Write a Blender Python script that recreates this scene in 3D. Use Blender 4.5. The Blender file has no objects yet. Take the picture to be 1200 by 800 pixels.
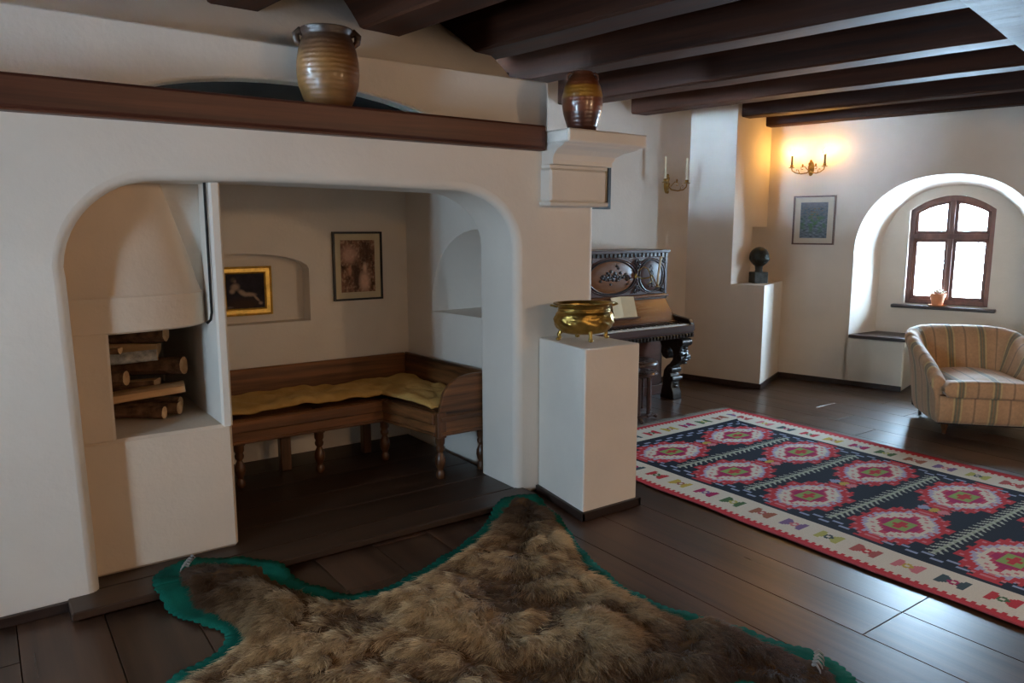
import bpy, math, random
import numpy as np
from mathutils import Vector, Matrix, noise as mnoise

random.seed(7); rng = np.random.default_rng(7)
PI = math.pi
scene = bpy.context.scene
COL = scene.collection

# ------------------------------------------------------------------ camera
cam_d = bpy.data.cameras.new('camera'); cam = bpy.data.objects.new('camera', cam_d); COL.objects.link(cam)
cam_d.sensor_width = 36.0; cam_d.lens = 26.4; cam_d.clip_start = 0.05
cam.location = (0, 0, 1.6)
cam.rotation_euler = (math.radians(90) - math.atan(132 / 880), 0, math.radians(54.5 - 90))
scene.camera = cam

# ------------------------------------------------------------------ world, light, exposure
world = bpy.data.worlds.new('sky'); scene.world = world; world.use_nodes = True
wn = world.node_tree.nodes; wl = world.node_tree.links
bg = wn['Background']
bg.inputs['Color'].default_value = (0.52, 0.76, 1.0, 1); bg.inputs['Strength'].default_value = 165.0

def add_light(name, kind, loc, energy, color, size=0.1, size_y=None, direction=None, portal=False):
    d = bpy.data.lights.new(name, kind); o = bpy.data.objects.new(name, d); COL.objects.link(o)
    o.location = loc; d.color = color; d.energy = energy
    if kind == 'AREA':
        d.shape = 'RECTANGLE'; d.size = size; d.size_y = size_y or size
        if portal: d.cycles.is_portal = True
    else:
        d.shadow_soft_size = size
    if direction is not None:
        o.rotation_euler = Vector(direction).to_track_quat('-Z', 'Y').to_euler()
    return o
# daylight enters by the room's windows: a portal in each one
NRM = Vector((0.96774, 0.25196, 0)); DIR = Vector((0.25196, -0.96774, 0)); C3 = Vector((7.061, 4.891, 0))
def wpt(s, dep, z): return C3 + DIR * s + NRM * dep + Vector((0, 0, z))
add_light('window_portal', 'AREA', wpt(1.47, 0.61, 1.38), 1, (1, 1, 1), 0.72, 1.08, -NRM, True)
add_light('window_portal', 'AREA', wpt(4.6, 0.47, 1.35), 1, (1, 1, 1), 0.4, 0.6, -NRM, True)
add_light('window_portal', 'AREA', (-2.25, 1.95, 1.40), 1, (1, 1, 1), 0.5, 0.9, (1, 0, 0), True)
# added warm fill lights without fittings, unseen behind and beside the viewer
add_light('warm_fill_light', 'POINT', (3.9, -0.9, 2.15), 74, (1.0, 0.68, 0.40), 0.10)
add_light('warm_fill_light', 'POINT', (1.6, -2.2, 2.15), 42, (1.0, 0.63, 0.34), 0.08)
scene.view_settings.view_transform = 'Standard'; scene.view_settings.look = 'None'
scene.view_settings.exposure = 0.02; scene.view_settings.gamma = 1.0
scene.view_settings.use_curve_mapping = False

# ------------------------------------------------------------------ materials
def new_mat(name):
    m = bpy.data.materials.new(name); m.use_nodes = True
    nt = m.node_tree; b = nt.nodes['Principled BSDF']
    return m, nt, b
def ramp(nt, fac, stops):
    r = nt.nodes.new('ShaderNodeValToRGB'); e = r.color_ramp.elements
    while len(e) > 1: e.remove(e[-1])
    e[0].position = stops[0][0]; e[0].color = (*stops[0][1], 1)
    for p, c in stops[1:]:
        x = e.new(p); x.color = (*c, 1)
    nt.links.new(fac, r.inputs[0]); return r
def coords(nt, kind='Object', scale=(1, 1, 1), rot=(0, 0, 0)):
    t = nt.nodes.new('ShaderNodeTexCoord'); mp = nt.nodes.new('ShaderNodeMapping')
    mp.inputs['Scale'].default_value = scale; mp.inputs['Rotation'].default_value = rot
    nt.links.new(t.outputs[kind], mp.inputs[0]); return mp.outputs[0]
def noise(nt, vec, scale, detail=4, rough=0.55):
    n = nt.nodes.new('ShaderNodeTexNoise'); n.inputs['Scale'].default_value = scale
    n.inputs['Detail'].default_value = detail; n.inputs['Roughness'].default_value = rough
    nt.links.new(vec, n.inputs['Vector']); return n.outputs['Fac']
def bump(nt, b, height, strength, dist=0.01):
    n = nt.nodes.new('ShaderNodeBump'); n.inputs['Strength'].default_value = strength
    n.inputs['Distance'].default_value = dist; nt.links.new(height, n.inputs['Height'])
    nt.links.new(n.outputs[0], b.inputs['Normal']); return n
def mixc(nt, fac, a, b, mode='MIX'):
    m = nt.nodes.new('ShaderNodeMix'); m.data_type = 'RGBA'; m.blend_type = mode
    for sock, v in ((m.inputs[0], fac), (m.inputs[6], a), (m.inputs[7], b)):
        if isinstance(v, (int, float)): sock.default_value = v
        elif isinstance(v, tuple): sock.default_value = (*v, 1) if len(v) == 3 else v
        else: nt.links.new(v, sock)
    return m.outputs[2]
def math_n(nt, op, a, b=0.0, c=0.0):
    m = nt.nodes.new('ShaderNodeMath'); m.operation = op
    for s, v in zip(m.inputs, (a, b, c)):
        if isinstance(v, (int, float)): s.default_value = v
        else: nt.links.new(v, s)
    return m.outputs[0]

def plaster(name, c=(0.78, 0.72, 0.64), var=0.06, bumpy=0.25):
    m, nt, b = new_mat(name); v = coords(nt)
    n1 = noise(nt, v, 2.2, 5); n2 = noise(nt, v, 45, 6)
    lo = tuple(x * (1 - var) for x in c); hi = tuple(min(1, x * (1 + var * 0.6)) for x in c)
    r = ramp(nt, n1, [(0.3, lo), (0.7, hi)]); nt.links.new(r.outputs[0], b.inputs['Base Color'])
    b.inputs['Roughness'].default_value = 0.92; b.inputs['Specular IOR Level'].default_value = 0.2
    h = math_n(nt, 'MULTIPLY_ADD', n1, 6.0, n2)
    bump(nt, b, h, bumpy, 0.006); return m
def wood(name, dark, light, rough=0.5, grain='Y', scale=6.0, stretch=12, bumpy=0.25, rand=0.35, spec=0.5, coat=0.0, spots=0.0):
    m, nt, b = new_mat(name)
    sc = [scale * stretch * 0.35] * 3; sc['XYZ'.index(grain)] = scale * 0.16
    oi = nt.nodes.new('ShaderNodeObjectInfo')
    t = nt.nodes.new('ShaderNodeTexCoord'); add = nt.nodes.new('ShaderNodeVectorMath'); add.operation = 'ADD'
    nt.links.new(t.outputs['Object'], add.inputs[0])
    cmb = nt.nodes.new('ShaderNodeCombineXYZ')
    for i in range(3): nt.links.new(math_n(nt, 'MULTIPLY', oi.outputs['Random'], 13.0 + 7 * i), cmb.inputs[i])
    nt.links.new(cmb.outputs[0], add.inputs[1])
    mp = nt.nodes.new('ShaderNodeMapping'); mp.inputs['Scale'].default_value = sc
    nt.links.new(add.outputs[0], mp.inputs[0])
    n1 = noise(nt, mp.outputs[0], 1.0, 6, 0.62)
    mp2 = nt.nodes.new('ShaderNodeMapping'); mp2.inputs['Scale'].default_value = [x * 0.22 for x in sc]
    nt.links.new(add.outputs[0], mp2.inputs[0]); n2 = noise(nt, mp2.outputs[0], 1.0, 3)
    f = math_n(nt, 'MULTIPLY_ADD', n2, 0.5, math_n(nt, 'MULTIPLY', n1, 0.5))
    mid = tuple((a + c) / 2 for a, c in zip(dark, light))
    r = ramp(nt, f, [(0.36, dark), (0.50, mid), (0.64, light)])
    br = math_n(nt, 'MULTIPLY_ADD', oi.outputs['Random'], rand, 1 - rand / 2)
    col = mixc(nt, 1.0, r.outputs[0], br, 'MULTIPLY')
    nt.links.new(col, b.inputs['Base Color'])
    rr = math_n(nt, 'MULTIPLY_ADD', n1, 0.25, rough - 0.12); nt.links.new(rr, b.inputs['Roughness'])
    b.inputs['Specular IOR Level'].default_value = spec; b.inputs['Coat Weight'].default_value = coat
    b.inputs['Coat Roughness'].default_value = 0.25
    bump(nt, b, n1, bumpy, 0.003); return m
def simple(name, c, rough=0.5, metal=0.0, var=0.15, nscale=8, bumpy=0.1, spec=0.5, coat=0.0, bscale=None):
    m, nt, b = new_mat(name); v = coords(nt)
    n1 = noise(nt, v, nscale, 5)
    r = ramp(nt, n1, [(0.3, tuple(x * (1 - var) for x in c)), (0.7, tuple(min(1, x * (1 + var)) for x in c))])
    nt.links.new(r.outputs[0], b.inputs['Base Color'])
    b.inputs['Roughness'].default_value = rough; b.inputs['Metallic'].default_value = metal
    b.inputs['Specular IOR Level'].default_value = spec; b.inputs['Coat Weight'].default_value = coat
    if bumpy: bump(nt, b, noise(nt, v, bscale or nscale * 4, 4), bumpy, 0.004)
    return m
def attr_mat(name, rough=0.9, var=0.25, nscale=120, bumpy=0.3, spec=0.2):
    m, nt, b = new_mat(name)
    a = nt.nodes.new('ShaderNodeAttribute'); a.attribute_name = 'Col'
    v = coords(nt); n1 = noise(nt, v, nscale, 4)
    f = math_n(nt, 'MULTIPLY_ADD', n1, var * 2, 1 - var)
    col = mixc(nt, 1.0, a.outputs['Color'], f, 'MULTIPLY'); nt.links.new(col, b.inputs['Base Color'])
    b.inputs['Roughness'].default_value = rough; b.inputs['Specular IOR Level'].default_value = spec
    if bumpy: bump(nt, b, n1, bumpy, 0.003)
    return m
def emit(name, c, s):
    m, nt, b = new_mat(name); b.inputs['Base Color'].default_value = (*c, 1)
    b.inputs['Emission Color'].default_value = (*c, 1); b.inputs['Emission Strength'].default_value = s; return m
def glass_pane(name):
    m = bpy.data.materials.new(name); m.use_nodes = True; nt = m.node_tree
    for n in list(nt.nodes): nt.nodes.remove(n)
    o = nt.nodes.new('ShaderNodeOutputMaterial'); t = nt.nodes.new('ShaderNodeBsdfTransparent')
    g = nt.nodes.new('ShaderNodeBsdfGlossy'); g.inputs['Roughness'].default_value = 0.03
    mx = nt.nodes.new('ShaderNodeMixShader'); mx.inputs[0].default_value = 0.06
    nt.links.new(t.outputs[0], mx.inputs[1]); nt.links.new(g.outputs[0], mx.inputs[2])
    nt.links.new(mx.outputs[0], o.inputs[0]); return m

M = {}
M['plaster'] = plaster('white_plaster', (0.80, 0.725, 0.635))
M['plaster_warm'] = plaster('fireplace_plaster', (0.74, 0.60, 0.465), 0.06, 0.35)
M['plank'] = wood('floor_plank_wood', (0.018, 0.008, 0.0045), (0.098, 0.046, 0.026), 0.32, 'Y', 5, 12, 0.18, 0.5, 0.5)
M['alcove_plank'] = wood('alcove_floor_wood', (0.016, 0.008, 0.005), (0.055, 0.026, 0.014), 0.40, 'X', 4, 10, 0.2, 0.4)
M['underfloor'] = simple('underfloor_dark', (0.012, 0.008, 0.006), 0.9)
M['beam'] = wood('ceiling_beam_wood', (0.020, 0.006, 0.003), (0.082, 0.025, 0.010), 0.64, 'Y', 5, 14, 0.6, 0.2, 0.25)
M['girder'] = wood('girder_wood', (0.05, 0.035, 0.025), (0.17, 0.13, 0.10), 0.6, 'X', 5, 14, 0.8, 0.1, 0.3)
M['ceiling'] = wood('ceiling_board_wood', (0.008, 0.004, 0.003), (0.022, 0.010, 0.006), 0.7, 'X', 5, 12, 0.3, 0.1)
M['mantel'] = wood('mantel_wood', (0.050, 0.013, 0.007), (0.170, 0.055, 0.028), 0.45, 'X', 5, 14, 0.4, 0.1)
M['base'] = wood('baseboard_wood', (0.022, 0.012, 0.009), (0.055, 0.030, 0.022), 0.45, 'X', 5, 12, 0.2, 0.15)
M['bench'] = wood('bench_wood', (0.022, 0.008, 0.003), (0.32, 0.128, 0.043), 0.38, 'X', 7, 12, 0.35, 0.2)
M['bench_y'] = wood('bench_side_wood', (0.022, 0.008, 0.003), (0.32, 0.128, 0.043), 0.38, 'Y', 7, 12, 0.35, 0.2)
M['bench_leg'] = wood('bench_leg_wood', (0.030, 0.011, 0.004), (0.15, 0.058, 0.020), 0.32, 'Z', 7, 10, 0.3, 0.2)
M['piano'] = wood('piano_rosewood', (0.040, 0.018, 0.013), (0.115, 0.050, 0.034), 0.36, 'X', 4, 8, 0.1, 0.0, 0.35, 0.08)
M['piano_red'] = wood('piano_burr_wood', (0.10, 0.034, 0.013), (0.26, 0.105, 0.038), 0.25, 'X', 4, 6, 0.05, 0.0, 0.5, 0.4)
M['piano_dark'] = simple('piano_carved_ebony', (0.012, 0.009, 0.008), 0.28, 0, 0.3, 20, 0.2, 0.6, 0.3)
M['ivory'] = simple('ivory_key', (0.80, 0.77, 0.68), 0.35, 0, 0.05)
M['window_wood'] = wood('window_frame_wood', (0.10, 0.038, 0.024), (0.22, 0.088, 0.055), 0.45, 'Z', 6, 10, 0.2, 0.0)
M['glass'] = glass_pane('window_glass')
M['brass'] = simple('aged_brass', (0.40, 0.26, 0.07), 0.34, 1.0, 0.45, 14, 1.0, 0.5, 0, 38)
M['sconce_brass'] = simple('sconce_brass', (0.30, 0.18, 0.045), 0.32, 1.0, 0.3, 30, 0.2)
M['candle'] = simple('candle_wax', (0.78, 0.70, 0.50), 0.5, 0, 0.04, 5, 0.0)
M['candle_dark'] = simple('candle_sleeve', (0.07, 0.045, 0.02), 0.5, 0, 0.2, 20, 0.1)
M['bulb'] = emit('glowing_bulb', (1.0, 0.50, 0.11), 420)
M['gold'] = simple('gilt_frame', (0.85, 0.55, 0.14), 0.38, 0.75, 0.25, 25, 0.25)
M['black_frame'] = simple('black_frame', (0.012, 0.009, 0.008), 0.4, 0, 0.2)
M['brown_frame'] = wood('brown_frame', (0.07, 0.03, 0.018), (0.15, 0.07, 0.04), 0.4, 'Z', 8, 10, 0.1, 0.0)
M['mat_cream'] = simple('cream_mount', (0.62, 0.52, 0.34), 0.9, 0, 0.05)
M['mat_white'] = simple('pale_mount', (0.66, 0.60, 0.50), 0.9, 0, 0.05)
M['print'] = attr_mat('painted_print', 0.7, 0.2, 60, 0.0, 0.2)
M['rug'] = attr_mat('woven_kilim_wool', 0.95, 0.22, 160, 0.5, 0.1)
M['fringe'] = simple('rug_fringe_wool', (0.36, 0.33, 0.27), 0.95, 0, 0.3, 60)
M['felt'] = simple('green_felt', (0.005, 0.090, 0.060), 0.95, 0, 0.25, 10, 0.5, 0.1, 0, 200)
M['hide'] = simple('bear_hide', (0.085, 0.045, 0.020), 0.95, 0, 0.4, 12, 0.6, 0.1)
M['claw'] = simple('claw_horn', (0.26, 0.24, 0.22), 0.35, 0, 0.25, 30)
M['iron'] = simple('black_iron', (0.010, 0.010, 0.010), 0.5, 0.6, 0.2)
M['bronze'] = simple('dark_bronze', (0.030, 0.032, 0.026), 0.42, 0.5, 0.5, 25, 0.5)
M['stone_dark'] = simple('dark_green_stone', (0.050, 0.062, 0.058), 0.5, 0, 0.6, 22, 0.4)
M['terracotta'] = simple('terracotta', (0.60, 0.26, 0.13), 0.8, 0, 0.12)
M['leaf'] = simple('succulent_leaf', (0.35, 0.20, 0.16), 0.5, 0, 0.35, 40)
M['leaf_pale'] = simple('pale_succulent_leaf', (0.60, 0.58, 0.46), 0.5, 0, 0.2, 40)
M['paper'] = simple('old_paper', (0.70, 0.55, 0.33), 0.9, 0, 0.08, 10)
M['log_end'] = wood('split_log_wood', (0.50, 0.28, 0.13), (0.80, 0.54, 0.29), 0.85, 'X', 10, 8, 0.4, 0.3, 0.2)
M['bark'] = simple('log_bark', (0.17, 0.09, 0.05), 0.95, 0, 0.6, 22, 1.0, 0.2)
M['birch'] = simple('pale_birch_bark', (0.42, 0.40, 0.37), 0.9, 0, 0.5, 30, 0.6, 0.2)
M['stool'] = wood('stool_wood', (0.030, 0.015, 0.011), (0.085, 0.040, 0.027), 0.28, 'Z', 5, 8, 0.1, 0.0, 0.5, 0.3)
M['caster'] = simple('black_caster', (0.01, 0.01, 0.01), 0.35)
# mattress cloth
def cloth_mat():
    m, nt, b = new_mat('mustard_cotton'); v = coords(nt)
    n1 = noise(nt, v, 7, 5); r = ramp(nt, n1, [(0.3, (0.46, 0.26, 0.070)), (0.7, (0.62, 0.38, 0.125))])
    nt.links.new(r.outputs[0], b.inputs['Base Color']); b.inputs['Roughness'].default_value = 0.9
    b.inputs['Specular IOR Level'].default_value = 0.15
    bump(nt, b, noise(nt, v, 16, 5), 0.6, 0.02); return m
M['mustard'] = cloth_mat()
def jar_mat(name, stops, coat=0.6, rough=0.35, wav=0.0):
    m, nt, b = new_mat(name); t = nt.nodes.new('ShaderNodeTexCoord'); s = nt.nodes.new('ShaderNodeSeparateXYZ')
    nt.links.new(t.outputs['Object'], s.inputs[0])
    n1 = noise(nt, coords(nt, 'Object', (6, 6, 22)), 1.5, 5)
    h = math_n(nt, 'MULTIPLY_ADD', n1, wav, s.outputs[2])
    r = ramp(nt, h, stops)
    f = math_n(nt, 'MULTIPLY_ADD', n1, 1.1, 0.45)
    nt.links.new(mixc(nt, 1.0, r.outputs[0], f, 'MULTIPLY'), b.inputs['Base Color'])
    b.inputs['Roughness'].default_value = rough; b.inputs['Coat Weight'].default_value = coat
    b.inputs['Coat Roughness'].default_value = 0.15
    w = nt.nodes.new('ShaderNodeTexWave'); w.bands_direction = 'Z'; w.inputs['Scale'].default_value = 14
    w.inputs['Distortion'].default_value = 1.5
    nt.links.new(t.outputs['Object'], w.inputs[0]); bump(nt, b, w.outputs['Fac'], 0.25, 0.004); return m
M['jar_ochre'] = jar_mat('ochre_glaze', [(0.0, (0.085, 0.035, 0.012)), (0.08, (0.17, 0.073, 0.018)), (0.24, (0.23, 0.100, 0.024)), (0.32, (0.10, 0.042, 0.016)), (0.37, (0.045, 0.022, 0.012))], 0.25, 0.42, 0.07)
M['jar_band'] = jar_mat('banded_glaze', [(0.0, (0.060, 0.018, 0.010)), (0.115, (0.080, 0.023, 0.012)), (0.125, (0.17, 0.045, 0.017)), (0.195, (0.17, 0.047, 0.017)), (0.205, (0.30, 0.135, 0.018)), (0.262, (0.28, 0.120, 0.016)), (0.270, (0.15, 0.040, 0.014)), (0.33, (0.10, 0.030, 0.012))], 0.8, 0.28, 0.012)
def stripe_mat():
    m, nt, b = new_mat('striped_upholstery')
    t = nt.nodes.new('ShaderNodeUVMap'); t.uv_map = 'UVMap'
    s = nt.nodes.new('ShaderNodeSeparateXYZ'); nt.links.new(t.outputs[0], s.inputs[0])
    n0 = noise(nt, coords(nt), 45, 4)
    f = math_n(nt, 'FRACT', math_n(nt, 'MULTIPLY', s.outputs[0], 1 / 0.30))
    base = (0.58, 0.355, 0.195); tan2 = (0.52, 0.31, 0.165); yel = (0.60, 0.46, 0.22); grn = (0.215, 0.20, 0.125); brn = (0.33, 0.21, 0.12)
    r = ramp(nt, f, [(0.0, base), (0.36, tan2), (0.385, yel), (0.405, yel), (0.415, tan2), (0.435, grn), (0.475, grn), (0.485, brn), (0.515, brn), (0.525, grn), (0.565, grn), (0.585, tan2), (0.595, yel), (0.615, yel), (0.64, tan2), (0.93, base), (0.955, brn), (0.985, brn)])
    g = math_n(nt, 'MULTIPLY_ADD', n0, 0.5, 0.75)
    nt.links.new(mixc(nt, 1.0, r.outputs[0], g, 'MULTIPLY'), b.inputs['Base Color'])
    b.inputs['Roughness'].default_value = 0.75; b.inputs['Specular IOR Level'].default_value = 0.3
    b.inputs['Sheen Weight'].default_value = 0.3
    bump(nt, b, noise(nt, coords(nt), 220, 3), 0.25, 0.002); return m
M['stripe'] = stripe_mat()
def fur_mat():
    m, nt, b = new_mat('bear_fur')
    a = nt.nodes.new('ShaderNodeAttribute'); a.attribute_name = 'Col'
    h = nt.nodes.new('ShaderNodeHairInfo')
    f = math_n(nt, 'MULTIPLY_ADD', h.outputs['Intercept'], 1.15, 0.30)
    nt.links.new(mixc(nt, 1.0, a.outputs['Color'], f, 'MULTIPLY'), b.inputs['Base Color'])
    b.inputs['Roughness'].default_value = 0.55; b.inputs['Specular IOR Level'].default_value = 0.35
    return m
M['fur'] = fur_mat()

# ------------------------------------------------------------------ mesh builder
class MB:
    def __init__(s): s.v = []; s.f = []; s.mi = []; s.uv = None
    def add(s, verts, faces, mi=0):
        o = len(s.v); s.v += [tuple(p) for p in verts]
        for f in faces: s.f.append([i + o for i in f]); s.mi.append(mi)
        return s
    def box(s, x0, x1, y0, y1, z0, z1, mi=0):
        v = [(x, y, z) for z in (z0, z1) for y in (y0, y1) for x in (x0, x1)]
        return s.add(v, [(0, 2, 3, 1), (4, 5, 7, 6), (0, 1, 5, 4), (2, 6, 7, 3), (0, 4, 6, 2), (1, 3, 7, 5)], mi)
    def cbox(s, x0, x1, y0, y1, z0, z1, c, mi=0):
        """box with all edges chamfered"""
        pts = []; idx = {}
        for sx in (0, 1):
            for sy in (0, 1):
                for sz in (0, 1):
                    X = (x0, x1)[sx]; Y = (y0, y1)[sy]; Z = (z0, z1)[sz]
                    dx = c if sx == 0 else -c; dy = c if sy == 0 else -c; dz = c if sz == 0 else -c
                    for k, p in enumerate(((X, Y + dy, Z + dz), (X + dx, Y, Z + dz), (X + dx, Y + dy, Z))):
                        idx[(sx, sy, sz, k)] = len(pts); pts.append(p)
        F = []
        for a in (0, 1):
            F.append([idx[(a, 0, 0, 0)], idx[(a, 1, 0, 0)], idx[(a, 1, 1, 0)], idx[(a, 0, 1, 0)]])
            F.append([idx[(0, a, 0, 1)], idx[(1, a, 0, 1)], idx[(1, a, 1, 1)], idx[(0, a, 1, 1)]])
            F.append([idx[(0, 0, a, 2)], idx[(1, 0, a, 2)], idx[(1, 1, a, 2)], idx[(0, 1, a, 2)]])
        for a in (0, 1):
            for b in (0, 1):
                F.append([idx[(a, b, 0, 0)], idx[(a, b, 0, 1)], idx[(a, b, 1, 1)], idx[(a, b, 1, 0)]])
                F.append([idx[(a, 0, b, 0)], idx[(a, 0, b, 2)], idx[(a, 1, b, 2)], idx[(a, 1, b, 0)]])
                F.append([idx[(0, a, b, 1)], idx[(0, a, b, 2)], idx[(1, a, b, 2)], idx[(1, a, b, 1)]])
                for d in (0, 1): F.append([idx[(a, b, d, 0)], idx[(a, b, d, 1)], idx[(a, b, d, 2)]])
        return s.add(pts, F, mi)
    def prism(s, out, fn, t0, t1, mi=0):
        n = len(out); v = [fn(a, b, t0) for a, b in out] + [fn(a, b, t1) for a, b in out]
        F = [list(range(n)), list(range(2 * n - 1, n - 1, -1))] + [(i, i + n, (i + 1) % n + n, (i + 1) % n) for i in range(n)]
        return s.add(v, F, mi)
    def lathe(s, prof, seg=32, c=(0, 0, 0), sx=1, sy=1, mi=0, cap=True):
        v = []; F = []; n = len(prof)
        for r, z in prof:
            for k in range(seg):
                a = 2 * PI * k / seg; v.append((c[0] + r * sx * math.cos(a), c[1] + r * sy * math.sin(a), c[2] + z))
        for i in range(n - 1):
            for k in range(seg):
                F.append((i * seg + k, i * seg + (k + 1) % seg, (i + 1) * seg + (k + 1) % seg, (i + 1) * seg + k))
        if cap:
            F.append(list(range(seg))[::-1]); F.append([(n - 1) * seg + k for k in range(seg)])
        return s.add(v, F, mi)
    def tube(s, pts, rad, seg=10, mi=0, cap=True, flat=1.0):
        pts = [Vector(p) for p in pts]; n = len(pts)
        if isinstance(rad, (int, float)): rad = [rad] * n
        v = []; F = []; prev = None
        for i, p in enumerate(pts):
            t = (pts[min(i + 1, n - 1)] - pts[max(i - 1, 0)]).normalized()
            if prev is None:
                u = t.cross(Vector((0, 0, 1)))
                if u.length < 0.1: u = t.cross(Vector((0, 1, 0)))
            else: u = prev - t * prev.dot(t)
            u.normalize(); w = t.cross(u); prev = u
            for k in range(seg):
                a = 2 * PI * k / seg; v.append(p + (u * math.cos(a) + w * math.sin(a) * flat) * rad[i])
        for i in range(n - 1):
            for k in range(seg):
                F.append((i * seg + k, i * seg + (k + 1) % seg, (i + 1) * seg + (k + 1) % seg, (i + 1) * seg + k))
        if cap: F.append(list(range(seg))[::-1]); F.append([(n - 1) * seg + k for k in range(seg)])
        return s.add(v, F, mi)
    def sphere(s, c, r, seg=16, rings=10, sc=(1, 1, 1), mi=0):
        v = [(c[0], c[1], c[2] - r * sc[2])]; F = []
        for i in range(1, rings):
            th = PI * i / rings - PI / 2
            for k in range(seg):
                a = 2 * PI * k / seg
                v.append((c[0] + r * sc[0] * math.cos(th) * math.cos(a), c[1] + r * sc[1] * math.cos(th) * math.sin(a), c[2] + r * sc[2] * math.sin(th)))
        v.append((c[0], c[1], c[2] + r * sc[2])); L = len(v) - 1
        for k in range(seg):
            F.append((0, 1 + (k + 1) % seg, 1 + k)); F.append((L, L - seg + k, L - seg + (k + 1) % seg))
        for i in range(rings - 2):
            for k in range(seg):
                a = 1 + i * seg
                F.append((a + k, a + (k + 1) % seg, a + seg + (k + 1) % seg, a + seg + k))
        return s.add(v, F, mi)
    def grid(s, P, mi=0):
        """P: rows of points"""
        r = len(P); c = len(P[0]); v = [p for row in P for p in row]
        return s.add(v, [(i * c + j, i * c + j + 1, (i + 1) * c + j + 1, (i + 1) * c + j) for i in range(r - 1) for j in range(c - 1)], mi)
    def build(s, name, mats, parent=None, smooth=None, bevel=0.0, seg=2, loc=None, rz=None, fix=True, subsurf=0):
        me = bpy.data.meshes.new(name); me.from_pydata(s.v, [], s.f)
        for m in (mats if isinstance(mats, (list, tuple)) else [mats]): me.materials.append(m)
        if len(me.materials) > 1: me.polygons.foreach_set('material_index', s.mi)
        if fix:
            import bmesh
            b = bmesh.new(); b.from_mesh(me); bmesh.ops.recalc_face_normals(b, faces=b.faces); b.to_mesh(me); b.free()
        if smooth is not None:
            me.polygons.foreach_set('use_smooth', [True] * len(me.polygons)); me.set_sharp_from_angle(angle=math.radians(smooth))
        me.update()
        o = bpy.data.objects.new(name, me); COL.objects.link(o)
        if parent is not None: o.parent = parent
        if loc is not None: o.location = loc
        if rz is not None: o.rotation_euler.z = rz
        if bevel:
            md = o.modifiers.new('bevel', 'BEVEL'); md.width = bevel; md.segments = seg; md.limit_method = 'ANGLE'; md.angle_limit = math.radians(38)
        if subsurf:
            md = o.modifiers.new('subd', 'SUBSURF'); md.levels = subsurf; md.render_levels = subsurf
        return o
def tag(o, label=None, cat=None, group=None, kind=None):
    if label: o['label'] = label
    if cat: o['category'] = cat
    if group: o['group'] = group
    if kind: o['kind'] = kind
    return o
def empty(name, loc=(0, 0, 0), rz=0.0):
    o = bpy.data.objects.new(name, None); COL.objects.link(o); o.location = loc; o.rotation_euler.z = rz
    o.empty_display_size = 0.1; return o
def struct(o, label): return tag(o, label, None, None, 'structure')
def copy_tree(o, parent=None):
    c = o.copy(); COL.objects.link(c)
    if parent is not None: c.parent = parent
    for ch in list(o.children): copy_tree(ch, c)
    return c
XZ = lambda a, b, t: (a, t, b)
YZ = lambda a, b, t: (t, a, b)
XY = lambda a, b, t: (a, b, t)
def arc(cx, cz, rx, rz, a0, a1, n, e=1.0):
    out = []
    for i in range(n + 1):
        a = math.radians(a0 + (a1 - a0) * i / n); c, s_ = math.cos(a), math.sin(a)
        out.append((cx + rx * math.copysign(abs(c) ** e, c), cz + rz * math.copysign(abs(s_) ** e, s_)))
    return out

# ================================================================== STRUCTURE
# ---- floor: slab with one object for each board (boards run along Y)
floor = MB().box(-2.3, 9.6, -2.8, 5.9, -0.10, -0.024).build('floor', M['underfloor'])
struct(floor, 'dark stained wide board floor of the room')
BW = 0.305; plank_mesh = {}
def plank(parent, x0, x1, y0, y1, zt, mat, th=0.022):
    L = (round(x1 - x0, 3), round(y1 - y0, 3))
    if L not in plank_mesh:
        me = MB().cbox(0, x1 - x0, 0, y1 - y0, -th, 0, 0.0012).build('plank', mat)
        plank_mesh[L] = me.data; o = me
    else:
        o = bpy.data.objects.new('plank', plank_mesh[L]); COL.objects.link(o)
    o.location = (x0, y0, zt); o.parent = parent; return o
nb = 0; x = 2.455 - BW * 15
while x < 9.3:
    cuts = [-2.6, 1.46 - (0.0 if nb % 2 == 0 else 2.9), 3.0 + (nb * 37 % 11) * 0.09, 5.6]
    if 2.7 < x + 0.1 < 3.4: cuts = [-2.6, 1.46, 5.6]
    elif 2.4 < x + .1 < 2.75: cuts = [-2.6, 0.2, 5.6]
    cuts = sorted(cuts)
    for a, b in zip(cuts[:-1], cuts[1:]):
        if b - a > 0.3: plank(floor, x, x + BW - 0.004, a, b - 0.004, 0.0, M['plank'])
    x += BW; nb += 1

# ---- alcove floor, one low step up
fa = MB().box(0.20, 2.62, 3.40, 5.15, 0.0, 0.028).build('floor_alcove', M['underfloor'])
struct(fa, 'dark board floor of the alcove, one low step up')
MB().cbox(0.20, 2.597, 3.365, 3.55, 0.012, 0.05, 0.006).build('nosing_board', M['alcove_plank'], fa)
for i in range(5):
    plank(fa, 0.22, 2.59, 3.554 + i * 0.29, 3.554 + i * 0.29 + 0.286, 0.05, M['alcove_plank'])

# ---- front wall with the wide flat-arched opening
T = 0.40; YF = 3.52
op = [(0.325, 0.0), (0.30, 1.40)] + arc(0.68, 1.42, 0.385, 0.385, 176, 92, 12) + [(1.1, 1.815), (1.6, 1.812)] + \
     arc(2.15, 1.49, 0.39, 0.315, 86, 2, 12) + [(2.54, 1.40), (2.545, 0.0)]
wall_pts = [(-2.3, 0.0)] + op + [(3.14, 0.0), (3.14, 2.10), (-2.3, 2.10)]
wf = MB().prism(wall_pts, XZ, YF, YF + T).build('wall_front', M['plaster'], bevel=0.045, seg=4, smooth=40)
struct(wf, 'white plaster wall with a wide flat-arched opening')
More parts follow.
